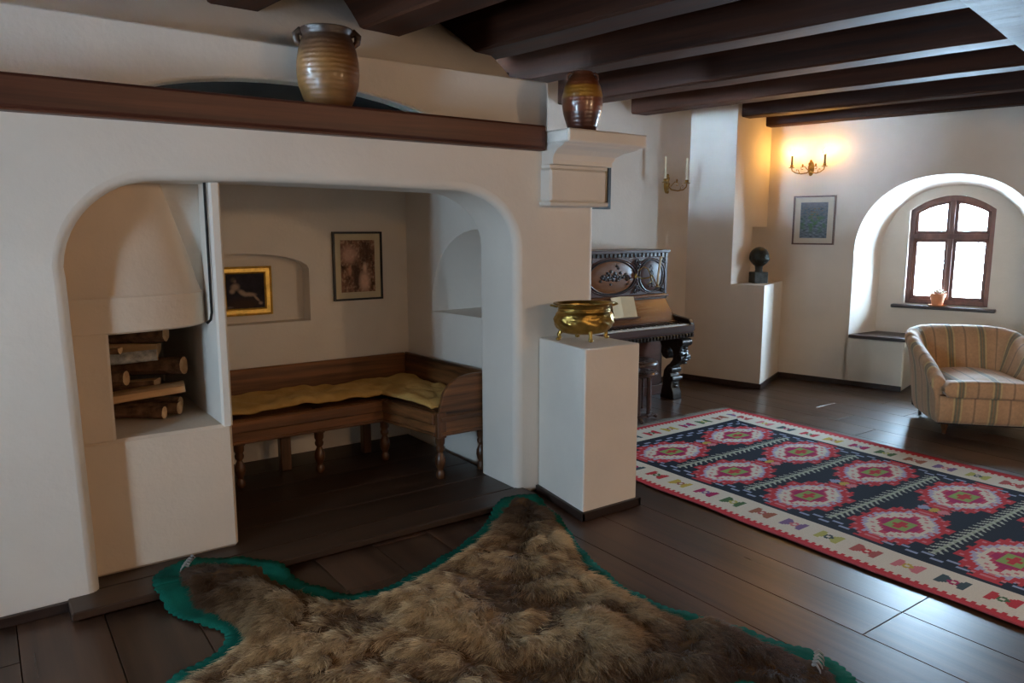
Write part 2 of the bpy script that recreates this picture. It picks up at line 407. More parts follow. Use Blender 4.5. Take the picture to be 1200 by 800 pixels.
# parapet above the mantel, with a shallow arched slot at its foot
pp = [(-2.3, 2.10), (0.50, 2.10)] + arc(1.40, 2.10, 0.88, 0.225, 176, 4, 20) + [(2.30, 2.10), (2.99, 2.10), (2.985, 2.495), (1.2, 2.50), (-2.3, 2.53)]
MB().prism(pp, XZ, 3.80, 3.92).build('parapet', M['plaster'], wf, bevel=0.012, smooth=40)
MB().box(-2.3, 2.985, 4.22, 4.30, 2.08, 2.62).build('slot_shade_panel', M['underfloor'], wf)  # near-black panel added behind the slot: its shade is put into the colour
# sloping plaster behind the parapet running up to the ceiling
S = []
for i in range(9):
    t = i / 8; row = []
    for j in range(25):
        xx = -2.3 + 5.12 * j / 24; k = max(0, (xx - 1.9) / 1.0) ** 1.5
        y0 = 3.925; y1 = 4.12 + 0.42 * k
        row.append((xx, y0 + (y1 + 0.22 * 1.0 - y0) * t ** 1.25, 2.46 + 0.53 * t ** 0.9))
    S.append(row)
MB().grid(S).build('sloping_plaster', M['plaster'], wf, smooth=60, fix=False)
# capital of the pier
cap = []
cm = MB()
cm.cbox(2.715, 3.325, 3.27, 3.72, 2.075, 2.15, 0.008)
prof = [(0.17, 2.075), (0.155, 2.062), (0.10, 2.045), (0.06, 2.02), (0.045, 1.99), (0.045, 1.965)]
for (o0, z0), (o1, z1) in zip(prof[:-1], prof[1:]):
    def ring(o, z): return [(2.725 - o * .05, YF - 0.06 - o * 0.9, z), (3.14 + o, YF - 0.06 - o * 0.9, z), (3.14 + o, YF + 0.18, z), (2.725 - o * .05, YF + 0.18, z)]
    cm.add(ring(o0, z0) + ring(o1, z1), [(0, 1, 5, 4), (1, 2, 6, 5), (2, 3, 7, 6), (3, 0, 4, 7)])
cm.box(2.72, 3.165, 3.445, 3.70, 1.945, 1.966)
cm.cbox(2.715, 3.148, 3.43, 3.60, 1.755, 1.945, 0.012)
cm.cbox(2.705, 3.16, 3.42, 3.60, 1.73, 1.757, 0.006)
cm.build('capital', M['plaster'], wf, bevel=0.004)
# mantel beam
mt = MB().cbox(-2.3, 2.705, 3.452, 3.79, 2.05, 2.178, 0.010)
mt.box(-2.3, 2.705, 3.462, 3.60, 2.040, 2.052)
mo = mt.build('trim_1', M['mantel'], bevel=0.004); struct(mo, 'long dark red-brown timber mantel beam above the arch')

# ---- alcove shell
ab = MB()
nx0, nx1, nz0, nz1 = 0.98, 1.86, 0.975, 1.36
ab.box(0.90, nx0, 5.0, 5.13, 0.0, 2.12); ab.box(nx1, 3.0, 5.0, 5.13, 0.0, 2.12); ab.box(nx0, nx1, 5.0, 5.13, 0.0, nz0)
ab.prism([(nx1, nz1 - 0.03)] + arc(1.40, nz1 - 0.03, 0.46, 0.11, 0, 180, 14)[1:] + [(nx0, 2.12), (nx1, 2.12)], XZ, 5.0, 5.13)
ab.box(0.2, 3.0, 5.13, 5.2, 0.0, 2.12)
wab = ab.build('wall_alcove_back', M['plaster'], smooth=30); struct(wab, 'white plaster back wall of the alcove with an arched niche')
# right wall of the alcove with the splayed arched opening through to the room
ar = MB(); X0, X1 = 2.60, 3.08
Oo = [(3.54, 1.02)] + arc(4.105, 1.05, 0.565, 0.55, 180, 0, 20, 0.92) + [(4.67, 1.02)]
Oi = [(3.74, 1.06)] + arc(4.06, 1.08, 0.32, 0.40, 180, 0, 20, 0.92) + [(4.38, 1.06)]
def yz_at(pts, xx): return [(xx, a, b) for a, b in pts]
def wall_with_hole(O, xx, n):
    apex = max(range(n), key=lambda i: O[i][1])
    left = [(3.9, 0.0)] ; 
    y0, y1, z1 = 3.90, 5.13, 2.12
    lf = [(O[0][0], 0.0 + 0)];
    # below, left, right, top pieces
    return [[(3.52, 0), (5.13, 0), (5.13, O[-1][1]), O[-1], O[0], (3.52, O[0][1])],
            [(3.52, O[0][1])] + O[:apex + 1] + [(O[apex][0], z1), (3.52, z1)],
            [(5.13, O[-1][1]), (5.13, z1), (O[apex][0], z1)] + O[apex:]]
for xx, O in ((X0, Oo), (X1, Oi)):
    for poly in wall_with_hole(O, xx, len(O)): ar.add([(xx, a, b) for a, b in poly], [list(range(len(poly)))])
n = len(Oo); ar.add(yz_at(Oo, X0) + yz_at(Oi, X1), [(i, (i + 1) % n, n + (i + 1) % n, n + i) for i in range(n)])
ar.add([(X0, 3.9, 2.12), (X1, 3.9, 2.12), (X1, 5.45, 2.12), (X0, 5.45, 2.12)], [(0, 1, 2, 3)])
ar.box(X0 + 0.02, X1, 5.13, 5.45, 0, 2.12)
ar.v = [(a + max(0, 5.0 - b) * (.10 if a < 2.9 else 0), b, c_) for a, b, c_ in ar.v]
war = ar.build('wall_alcove_right', M['plaster'], smooth=35, fix=False); struct(war, 'white plaster side wall of the alcove with a splayed arched opening')
ca = MB().box(0.2, 3.0, 3.90, 5.2, 2.06, 2.12).build('ceiling_alcove', M['plaster']); struct(ca, 'low plaster ceiling of the alcove')
wal = MB().box(0.14, 0.20, 3.90, 5.2, 0, 2.1).build('wall_alcove_left', M['plaster']); struct(wal, 'plaster wall behind the fireplace in the alcove')

# ---- piano wall, pier with ledge
wb = MB().box(-2.3, 6.143, 5.43, 5.6, 0, 3.0).build('wall_back', M['plaster']); struct(wb, 'white plaster wall behind the upright piano')
pier = MB()
A = (6.143, 5.428); Bq = (6.339, 4.59); Cq = (7.061, 4.891); Uq = (6.258, 4.935); Vq = (7.011, 5.084)
ZL = 1.045
low = [A, Bq, Cq, (7.3, 5.0), (7.3, 5.6), (6.143, 5.6)]
pier.prism(low, XY, 0.0, ZL)
nv = Vector((Vq[0] - Uq[0], Vq[1] - Uq[1])); nn = Vector((-nv.y, nv.x)).normalized()
def onU(t, dp=0.0): return (Uq[0] + nv.x * t + nn.x * dp, Uq[1] + nv.y * t + nn.y * dp)
NT = 0.52; NZ = 1.62
pier.prism([A, Uq, onU(NT), onU(NT, 0.6), (6.143, 5.6)], XY, ZL, 3.0)
pier.prism([onU(NT), Vq, (7.3, 5.16), (7.3, 5.6), onU(NT, 0.6)], XY, NZ, 3.0)
pier.prism([onU(NT, 0.16), onU(1.06, 0.16), (7.3, 5.6), onU(NT, 0.6)], XY, ZL, NZ)
wp = pier.build('wall_pier', M['plaster']); struct(wp, 'white plaster pier with a waist-high ledge and a small niche')

# ---- window wall (local frame: x along the wall, y outward)
RZ = math.atan2(DIR.y, DIR.x)
wr = empty('wall_right', C3, RZ); struct(wr, 'white plaster window wall with a deep arched window recess')
fo = [(0.705, 0.0), (0.71, 1.30)] + arc(1.495, 1.33, 0.79, 0.775, 178, 2, 28, 0.90) + [(2.28, 1.30), (2.285, 0.0)]
ro = [(0.845, 0.0), (0.85, 1.28)] + arc(1.495, 1.30, 0.65, 0.72, 178, 2, 28, 0.90) + [(2.14, 1.28), (2.145, 0.0)]
D = 0.45; m = MB()
outer = [(-0.6, 0)] + fo + [(4.4, 0.0), (4.4, 1.05), (4.4, 1.65), (4.4, 3.0), (-0.6, 3.0)]
m.add([(a, 0, b) for a, b in outer], [list(range(len(outer)))])
m.add([(a, 0, b) for a, b in fo] + [(a, D, b) for a, b in ro], [(i, i + 1, len(fo) + i + 1, len(fo) + i) for i in range(len(fo) - 1)])
m.add([(4.4, 0, 0), (4.8, 0, 0), (4.8, 0, 1.05), (4.4, 0, 1.05), (4.4, 0, 1.65), (4.8, 0, 1.65), (4.8, 0, 3), (4.4, 0, 3)], [(0, 1, 2, 3), (4, 5, 6, 7)])
m.add([(4.8, 0, 0), (7.8, 0, 0), (7.8, 0, 3), (4.8, 0, 3)], [(0, 1, 2, 3)])
m.add([(4.4, 0, 1.05), (4.8, 0, 1.05), (4.8, 0, 1.65), (4.4, 0, 1.65), (4.4, .45, 1.05), (4.8, .45, 1.05), (4.8, .45, 1.65), (4.4, .45, 1.65)], [(0, 1, 5, 4), (1, 2, 6, 5), (2, 3, 7, 6), (3, 0, 4, 7)])
m.build('wall_face', M['plaster'], wr, smooth=35, fix=False)
# rear wall of the recess around the window
m = MB(); wl0, wl1, wz0, wsp, wtop = 1.10, 1.84, 0.845, 1.785, 1.925
m.box(0.4, wl0, D, D + .15, 0, 2.6); m.box(wl1, 2.6, D, D + .15, 0, 2.6); m.box(wl0, wl1, D, D + .15, 0, wz0)
warc = [(wl0 + (wl1 - wl0) * i / 16, wsp + (wtop - wsp) * (1 - (2 * i / 16 - 1) ** 2)) for i in range(17)]
m.prism(warc + [(wl1, 2.6), (wl0, 2.6)], XZ, D, D + .15)
m.build('recess_back', M['plaster'], wr, smooth=30)
m = MB().cbox(0.66, 1.235, 0.0, D + .01, 0, 0.50, 0.012); m.build('seat_base', M['plaster'], wr)
m = MB().cbox(1.755, 2.34, 0.0, D + .01, 0, 0.50, 0.012); m.build('seat_base', M['plaster'], wr)
for a, b in ((0.735, 1.245), (1.745, 2.255)):
    MB().prism([(a - .02, -0.03), (b, -0.03), (b, D), (a + .13 if a < 1 else a, D)] if a < 1 else [(a, -0.03), (b + .02, -0.03), (b - .13, D), (a, D)], XY, 0.50, 0.535).build('seat_board', M['base'], wr, bevel=0.005)
# skirting boards
def skirt(name, pts, h=0.055, t=0.014, label='dark wooden skirting board'):
    m = MB()
    for (xa, ya), (xb, yb) in zip(pts[:-1], pts[1:]):
        d = Vector((xb - xa, yb - ya)); L = d.length; d.normalize(); nrm = Vector((d.y, -d.x))
        q = [(xa - d.x * t, ya - d.y * t), (xb + d.x * t, yb + d.y * t), (xb + d.x * t + nrm.x * t, yb + d.y * t + nrm.y * t), (xa - d.x * t + nrm.x * t, ya - d.y * t + nrm.y * t)]
        m.prism(q, XY, 0.001, h)
    o = m.build(name, M['base'], bevel=0.003); struct(o, label); return o
skirt('baseboard_front', [(-2.24, YF - 0.001), (0.30, YF - 0.001)], 0.045, 0.02, 'dark skirting under the front wall beside the arch')
skirt('baseboard_back', [(3.1, 5.428), (6.13, 5.428)], label='dark skirting along the piano wall')
skirt('baseboard_pier', [(6.143, 5.40), (6.337, 4.588), (7.04, 4.882)], label='dark skirting around the foot of the pier')
p0 = wpt(0.0, -0.001, 0); p1 = wpt(1.22, -0.001, 0)
skirt('baseboard_right', [(p0.x, p0.y), (p1.x, p1.y)], label='dark skirting under the window seat wall')
# window_1
w1 = empty('window_1', wpt(1.47, 0.535, 0.845), RZ); struct(w1, 'arched casement window with four panes and reddish brown frame')
def arch_y(xx): u = xx / 0.37; return (wsp - wz0) + (wtop - wsp) * (1 - u * u)
def arch_band(m, x0, x1, off0, off1, y0, y1, n=12):
    """band between two offsets below the arched head"""
    top = [(x0 + (x1 - x0) * i / n, arch_y(x0 + (x1 - x0) * i / n) - off0) for i in range(n + 1)]
    bot = [(x0 + (x1 - x0) * i / n, arch_y(x0 + (x1 - x0) * i / n) - off1) for i in range(n + 1)]
    m.prism(top + bot[::-1], XZ, y0, y1)
m = MB(); m.box(-.37, -.325, -.04, .04, 0, wsp - wz0); m.box(.325, .37, -.04, .04, 0, wsp - wz0); m.box(-.325, .325, -.04, .04, 0, .045)
arch_band(m, -.37, .37, 0, .05, -.04, .04)
m.build('window_frame', M['window_wood'], w1, bevel=0.004)
MB().box(-.325, .325, -.055, .04, .655, .705).build('transom', M['window_wood'], w1, bevel=0.004)
MB().box(-.022, .022, -.05, .04, .045, 1.03).build('mullion', M['window_wood'], w1, bevel=0.004)
for sx in (-1, 1):
    a, b = (.022, .325) if sx > 0 else (-.325, -.022)
    s_ = MB(); s_.box(a, a + .03, -.03, .03, .045, .655); s_.box(b - .03, b, -.03, .03, .045, .655); s_.box(a, b, -.03, .03, .045, .08); s_.box(a, b, -.03, .03, .62, .655)
    so = s_.build('casement', M['window_wood'], w1, bevel=0.004)
    MB().box(a + .03, b - .03, -.003, .003, .08, .62).build('pane', M['glass'], so)
    u = MB(); hz = arch_y(.325) - .05
    u.box(a, a + .03, -.03, .03, .705, arch_y(a + .015) - .045); u.box(b - .03, b, -.03, .03, .705, arch_y(b - .015) - .045); u.box(a, b, -.03, .03, .705, .735)
    arch_band(u, a, b, .05, .08, -.03, .03, 8)
    uo = u.build('top_light', M['window_wood'], w1, bevel=0.003)
    g = MB(); nx = 8; g.prism([(a + .03, .735), (b - .03, .735)] + [(b - .03 - (b - a - .06) * i / nx, arch_y(b - .03 - (b - a - .06) * i / nx) - .08) for i in range(nx + 1)], XZ, -.003, .003)
    g.build('pane', M['glass'], uo)
MB().cbox(-.475, .445, -.165, -.04, -.045, -.012, 0.006).build('window_sill', M['base'], w1)
MB().box(-.37, .37, -.085, .06, -.02, 0.0).build('sill_plaster', M['plaster'], w1)
# further windows of the room (behind and beside the viewer)
def far_window(name, loc, rz, w, h, label):
    e = empty(name, loc, rz); struct(e, label)
    f = MB(); f.box(-w / 2, -w / 2 + .06, -.03, .03, 0, h); f.box(w / 2 - .06, w / 2, -.03, .03, 0, h); f.box(-w / 2, w / 2, -.03, .03, 0, .06); f.box(-w / 2, w / 2, -.03, .03, h - .06, h)
    f.box(-.03, .03, -.03, .03, .06, h - .06); f.box(-w / 2, w / 2, -.03, .03, h * .62, h * .62 + .05); f.build('window_frame', M['window_wood'], e)
    MB().box(-w / 2 + .06, w / 2 - .06, -.003, .003, .06, h - .06).build('pane', M['glass'], e)
far_window('window_2', wpt(4.6, 0.40, 1.05), RZ, 0.4, 0.6, 'second casement window further along the window wall')
m = MB()
m.box(-2.2, -1.9, -2.7, 1.7, 0, 3.0); m.box(-2.2, -1.9, 2.2, 3.52, 0, 3.0); m.box(-2.2, -1.9, 1.7, 2.2, 0, .95); m.box(-2.2, -1.9, 1.7, 2.2, 1.85, 3.0)
wlft = m.build('wall_left', M['plaster']); struct(wlft, 'white plaster wall with a window at the left of the room')
far_window('window_3', (-2.12, 1.95, 0.95), PI / 2, 0.5, 0.9, 'casement window in the left wall of the room')
m = MB()
m.box(-2.2, 9.4, -2.7, -2.4, 0, 3.0)
wrear = m.build('wall_rear', M['plaster']); struct(wrear, 'white plaster wall behind the viewer')

# ---- ceiling: boards and beams
ce = MB().box(-2.3, 9.6, -2.8, 5.7, 2.96, 3.06).build('ceiling', M['ceiling']); struct(ce, 'dark timber ceiling with heavy beams')
def rough_beam(name, mat, p0, p1, w, h, z0, n=26, amp=0.008, parent=None):
    """hewn beam from p0 to p1 in plan (right lower edge line), local +Y along it"""
    d = Vector((p1[0] - p0[0], p1[1] - p0[1])); L = d.length; rz = math.atan2(d.y, d.x) - PI / 2
    rows = []
    c = 0.012; sec = [(-w / 2 + c, 0), (w / 2 - c, 0), (w / 2, c), (w / 2, h), (-w / 2, h), (-w / 2, c)]
    m = MB(); k = len(sec); v = []; sd = random.random() * 90
    for i in range(n + 1):
        y = L * i / n
        for j, (a, b) in enumerate(sec):
            q = mnoise.noise_vector(Vector((y * 1.3 + sd, j * 1.7, sd)))
            v.append((a + q.x * amp, y, b + q.z * amp))
    F = [[i * k + j, i * k + (j + 1) % k, (i + 1) * k + (j + 1) % k, (i + 1) * k + j] for i in range(n) for j in range(k)]
    F += [list(range(k))[::-1], [n * k + j for j in range(k)]]
    m.add(v, F); o = m.build(name, mat, parent, smooth=30); o.location = (p0[0], p0[1], z0); o.rotation_euler.z = rz
    return o
for xf, k, w, ye in ((-1.25, .12, .25, 4.30), (-0.40, .12, .25, 4.30), (.45, .12, .25, 4.30), (1.30, .12, .25, 4.30), (2.11, .12, .25, 4.32), (2.94, .13, .25, 4.85), (3.79, .18, .23, 5.50), (4.85, .19, .22, 5.50), (5.76, .20, .21, 5.50), (6.72, .245, .18, 5.45)):
    xm = xf - w / 2
    y0 = -2.4
    rough_beam('ceiling_beam', M['beam'], (xm + k * (4.12 - y0), y0), (xm + k * (4.12 - ye), ye), w, 0.27, 2.70, parent=ce)
pa = wpt(-0.35, -0.07, 0); pb = wpt(7.4, -0.07, 0)
rough_beam('wall_plate', M['beam'], (pb.x, pb.y), (pa.x, pa.y), 0.14, 0.25, 2.66, parent=ce)
rough_beam('girder', M['girder'], (-2.0, 1.455 - 5.094 * .188 - .17), (8.4, 1.455 + 5.306 * .188 - .17), 0.34, 0.25, 2.45, 40, parent=ce)

# ================================================================== OBJECTS
# ---- plaster pedestal beside the pier
pe = empty('pedestal', (2.82, 3.26, 0)); tag(pe, 'white plaster block pedestal standing against the pier beside the arch', 'pedestal')
PQ = [(-.195, -.255), (.215, -.255), (.225, .255), (-.115, .255)]
MB().prism(PQ, XY, 0.002, 0.96).build('body', M['plaster'], pe, bevel=0.010, seg=3, smooth=40)
m = MB(); m.prism([(-.215, -.275), (-.194, -.275), (-.114, .255), (-.135, .255)], XY, 0.002, .05); m.box(-.215, .235, -.275, -.254, 0.002, .05); m.prism([(.214, -.275), (.235, -.275), (.245, .255), (.224, .255)], XY, 0.002, .05)
m.build('skirting', M['base'], pe, bevel=0.003)

# ---- fireplace
fp = empty('fireplace', (0.62, 3.66, 0.05)); tag(fp, 'plaster corner fireplace with conical hood and raised open hearth', 'fireplace')
def fl(m_, name, mat, **k): return m_.build(name, mat, fp, **k)
ox, oy, oz = 0.62, 3.66, 0.05
m = MB().cbox(.205 - ox, .95 - ox, 0.0, 4.98 - oy, 0, .62, 0.014); fl(m, 'hearth_block', M['plaster_warm'])
m = MB().cbox(.905 - ox, .955 - ox, 0.002, 4.99 - oy, .60, 2.005, 0.010); fl(m, 'side_wall', M['plaster'])
m = MB().cbox(.30 - ox, .91 - ox, 0.205, 0.245, 1.10, 2.005, 0.006); fl(m, 'chimney_breast', M['plaster'])
m = MB().cbox(.205 - ox, .45 - ox, 0.0, 0.20, .61, 1.19, 0.012); fl(m, 'side_pier', M['plaster_warm'])
# hood : elliptical cone with vertical rim band, axis near the back left
def hood_ring(z, rx, ry, cx, cy, n=28):
    return [(cx + rx * math.sin(a), cy - ry * math.cos(a), z) for a in [(-0.65 + (PI / 2 + 0.65) * i / n) for i in range(n + 1)]]
m = MB(); R = []
for z, sx, sy in ((1.09, .505, .205), (1.10, .53, .222), (1.25, .528, .220), (1.262, .515, .208), (1.45, .462, .185), (1.65, .40, .16), (1.80, .352, .14), (2.0, .29, .115)):
    R.append(hood_ring(z, sx, sy, .372 - ox, .215))
m.grid(R)
R2 = hood_ring(1.09, .46, .165, .372 - ox, .215); R3 = hood_ring(1.9, .2, .06, .372 - ox, .215)
m.grid([R[0], R2, R3]); fl(m, 'hood', M['plaster_warm'], smooth=40, fix=False)
fl(MB().tube([(.893 - ox, .03, 1.96), (.893 - ox, .03, 1.16), (.886 - ox, .03, 1.125), (.868 - ox, .03, 1.11)], 0.0065, 8), 'iron_rod', M['iron'], smooth=60)

# ---- logs
def log_obj(p0, p1, r, label, kind='round', bark='bark'):
    p0 = Vector(p0); p1 = Vector(p1); d = p1 - p0; L = d.length
    n = 11; sd = random.random() * 50; m = MB(); sec = []
    for i in range(n):
        a = 2 * PI * i / n; rr = r * (1 + 0.16 * mnoise.noise(Vector((math.cos(a) * 1.3 + sd, math.sin(a) * 1.3, sd))))
        yy, zz = rr * math.cos(a), rr * math.sin(a)
        if kind == 'half': zz = min(zz, r * 0.12) 
        if kind == 'quarter': zz = min(zz, r * 0.15); yy = max(yy, -r * 0.2)
        if kind == 'split': yy = yy * 1.15; zz = max(-r * .42, min(zz, r * 0.42))
        sec.append((yy, zz))
    k = 6; v = []
    for j in range(k + 1):
        t = j / k; b = mnoise.noise_vector(Vector((t * 2 + sd, sd, 3.1))) * r * 0.22
        for i, (yy, zz) in enumerate(sec):
            q = mnoise.noise(Vector((t * 9 + sd, i * 2.3, sd))) * r * 0.07
            v.append((L * t, yy * (1 + q / r) + b.y, zz * (1 + q / r) + b.z))
    F = []; mi = []
    m.v = v
    for j in range(k):
        for i in range(n):
            m.f.append([j * n + i, j * n + (i + 1) % n, (j + 1) * n + (i + 1) % n, (j + 1) * n + i])
            za = (sec[i][1] + sec[(i + 1) % n][1]) / 2; ya = (sec[i][0] + sec[(i + 1) % n][0]) / 2
            flat = (kind in ('half', 'quarter') and (za > r * 0.09)) or (kind == 'quarter' and ya < -r * 0.17) or kind == 'split'
            m.mi.append(1 if flat else 0)
    m.f.append(list(range(n))[::-1]); m.mi.append(1); m.f.append([k * n + i for i in range(n)]); m.mi.append(1)
    o = m.build('firewood_log', [M[bark], M['log_end']], smooth=35)
    o.location = p0; o.rotation_euler = d.to_track_quat('X', 'Z').to_euler()
    return tag(o, label, 'log', 'firewood stacked in the fireplace')
HZ = 0.672
LOGS = [((.30, 4.22, HZ + .034), (.70, 3.93, HZ + .034), .030, 'small bark-covered log at the bottom of the firewood pile, in front', 'round', 'bark'),
        ((.36, 4.27, HZ + .037), (.78, 3.97, HZ + .037), .034, 'dark round log at the bottom of the pile touching the hearth', 'round', 'bark'),
        ((.42, 4.33, HZ + .042), (.80, 4.05, HZ + .042), .034, 'thick bark log at the bottom rear of the firewood pile', 'round', 'bark'),
        ((.24, 4.02, HZ + .100), (.80, 3.925, HZ + .150), .052, 'pale split log with its long cut face showing in the pile', 'split', 'bark'),
        ((.32, 4.28, HZ + .165), (.70, 4.05, HZ + .175), .046, 'half-split log above the pale split face', 'half', 'bark'),
        ((.46, 4.33, HZ + .215), (.83, 4.06, HZ + .240), .046, 'round log whose pale end sticks out over the split log', 'round', 'bark'),
        ((.26, 4.12, HZ + .215), (.545, 3.935, HZ + .222), .036, 'short log with a slanted pale end in the middle of the pile', 'round', 'bark'),
        ((.24, 4.14, HZ + .285), (.70, 4.00, HZ + .310), .028, 'thin log with peeling white birch bark across the pile', 'round', 'birch'),
        ((.34, 4.36, HZ + .338), (.72, 4.12, HZ + .345), .052, 'quartered log with rough bark under the top log', 'quarter', 'bark'),
        ((.26, 4.11, HZ + .362), (.53, 3.95, HZ + .366), .027, 'short split log near the top of the pile with pale end', 'half', 'bark'),
        ((.29, 4.33, HZ + .405), (.755, 4.05, HZ + .412), .044, 'thick dark log lying on top of the firewood pile', 'round', 'bark')]
for a, b, r, lab, kd, bk in LOGS: log_obj(a, b, r, lab, kd, bk)

# ---- corner bench in the alcove
be = empty('corner_bench', (2.13, 4.48, 0.05)); tag(be, 'dark stained wooden corner bench with turned legs and low backboards', 'bench')
bx, by, bz = 2.13, 4.48, 0.05
def shear(v, k=.2): return [(a + max(0, -b) * k, b, c_) for a, b, c_ in v]
def bb(name, mat, x0, x1, y0, y1, z0, z1, c=0.006, par=None):
    m_ = MB().cbox(x0 - bx, x1 - bx, y0 - by, y1 - by, z0 - bz, z1 - bz, c)
    if y0 < 4.0: m_.v = shear(m_.v, .2 if x0 < 2.3 else .1)
    return m_.build(name, M[mat], par or be)
fr = bb('front_rail', 'bench', .98, 2.165, 4.47, 4.505, .325, .475)
bb('rail_moulding', 'bench', .98, 2.13, 4.455, 4.472, .40, .47, 0.006, None)
bb('rail_moulding', 'bench', .98, 2.13, 4.460, 4.472, .33, .35, 0.004, None)
bb('front_rail', 'bench_y', 2.13, 2.165, 3.955, 4.47, .325, .475)
bb('rail_moulding', 'bench_y', 2.113, 2.132, 3.955, 4.455, .40, .47)
bb('rail_moulding', 'bench_y', 2.120, 2.132, 3.955, 4.455, .33, .35, 0.004)
bb('backboard', 'bench', .98, 2.56, 4.955, 4.99, .36, .69, 0.008)
bb('backboard', 'bench_y', 2.562, 2.592, 3.94, 4.985, .36, .69, 0.008)
bb('seat_panel', 'bench', .98, 2.565, 4.505, 4.955, .445, .475)
bb('seat_panel', 'bench_y', 2.165, 2.565, 3.955, 4.50, .445, .475)
# curved end board at the open end
ep = [(2.25, .325), (2.63, .325), (2.63, .70), (2.50, .70)] + [(2.50 - .23 * math.sin(PI / 2 * i / 8) , .70 - .16 * (1 - math.cos(PI / 2 * i / 8))) for i in range(1, 9)] + [(2.25, .48)]
MB().prism([(a - bx, b - bz) for a, b in ep], XZ, 3.925 - by, 3.955 - by).build('end_board', M['bench'], be, bevel=0.006)
MB().cbox(.13, .49, -.568, -.554, .37, .405, .004).build('end_moulding', M['bench'], be)
MB().cbox(.13, .49, -.568, -.554, .28, .302, .004).build('end_moulding', M['bench'], be)
legp = [(.018, 0), (.026, .01), (.028, .03), (.020, .05), (.017, .06), (.026, .075), (.034, .105), (.032, .135), (.020, .16), (.016, .17), (.026, .185), (.028, .20), (.022, .215), (.030, .23), (.030, .28)]
for lx, ly in ((2.27, 3.955), (2.16, 4.51), (1.70, 4.51), (1.20, 4.51), (2.58, 3.96)):
    lo = MB().lathe(legp, 18, (lx - bx, ly - by, 0)).build('leg', M['bench_leg'], be, smooth=50)
    MB().cbox(lx - bx - .032, lx - bx + .032, ly - by - .032, ly - by + .032, .265, .43, 0.005).build('leg_block', M['bench_leg'], lo)
bb('support', 'bench_leg', 1.50, 1.57, 4.66, 4.72, .05, .425)
bb('support', 'bench_leg', 2.10, 2.16, 4.72, 4.78, .05, .425)

# ---- mattress : one crumpled L-shaped pad
def crump(x, y):
    p = Vector((x * 3.2, y * 3.2, 1.3)); q = Vector((x * 9, y * 9, 4.1))
    r_ = abs(mnoise.noise(Vector((x * 6, y * 6, 9.2))))
    return 0.028 * mnoise.noise(p) + 0.020 * mnoise.noise(q) + 0.030 * r_
XS = np.linspace(1.00, 2.555, 104); YS = np.linspace(3.965, 4.945, 68); vid = {}; m = MB()
def inL(x, y): return y > 4.462 or x > 2.116
def dL(x, y):
    d = min(x - 0.985, 2.57 - x, 4.955 - y, y - 3.955)
    if y < 4.462: d = min(d, x - 2.108)
    elif x < 2.108: d = min(d, y - 4.455)
    else: d = min(d, math.hypot(max(0, x - 2.108), max(0, y - 4.455)) + 0.0)
    return max(0, d)
for i, xx in enumerate(XS):
    for j, yy in enumerate(YS):
        if inL(xx, yy):
            d = dL(xx, yy); e = min(1, d / 0.05); e = math.sqrt(max(0, 1 - (1 - e) ** 2))
            vid[i, j] = len(m.v); m.v.append((xx - 2.3 + max(0, 4.47 - yy) * (.2 if xx < 2.12 else .2 - .1 * (xx - 2.12) / .435), yy - 4.7, -.01 + (0.042 + crump(xx, yy)) * e))
for i in range(len(XS) - 1):
    for j in range(len(YS) - 1):
        q = [(i, j), (i + 1, j), (i + 1, j + 1), (i, j + 1)]
        if all(k in vid for k in q): m.f.append([vid[k] for k in q]); m.mi.append(0)
mo = m.build('mattress', M['mustard'], smooth=70, fix=False, loc=(2.3, 4.7, 0.500))
sm = mo.modifiers.new('thick', 'SOLIDIFY'); sm.thickness = 0.012
tag(mo, 'crumpled mustard cotton mattress pad lying on the corner bench', 'mattress')

# ---- painted grids for pictures
def paint_obj(name, w, h, nx, nz, fn, parent, y, mat='print'):
    """flat picture, upright in local XZ, facing -Y; fn(u,v)->rgb with u,v in 0..1 (v up)"""
    P = [[(-w / 2 + w * i / nx, y, h * j / nz) for i in range(nx + 1)] for j in range(nz + 1)]
    o = MB().grid(P).build(name, M[mat], parent, fix=False)
    ca_ = o.data.color_attributes.new('Col', 'FLOAT_COLOR', 'CORNER')
    U, V = np.meshgrid((np.arange(nx) + .5) / nx, (np.arange(nz) + .5) / nz)
    c = fn(U, V).reshape(-1, 3); c = np.concatenate([c, np.ones((len(c), 1))], 1)
    ca_.data.foreach_set('color', np.repeat(c, 4, axis=0).astype(np.float32).ravel()); return o
def vnoise(U, V, s, seed):
    out = np.zeros(U.shape)
    for i in range(U.shape[0]):
        for j in range(U.shape[1]): out[i, j] = mnoise.fractal(Vector((U[i, j] * s, V[i, j] * s, seed)), 1.0, 2.0, 4)
    return out
def ell(U, V, cx, cy, rx, ry, rot=0):
    c, s_ = math.cos(rot), math.sin(rot); x = (U - cx) * c + (V - cy) * s_; y = -(U - cx) * s_ + (V - cy) * c
    return np.clip(1.6 - 1.6 * np.sqrt((x / rx) ** 2 + (y / ry) ** 2), 0, 1)[..., None]
def mixa(a, b, m_): return a * (1 - m_) + np.array(b) * m_
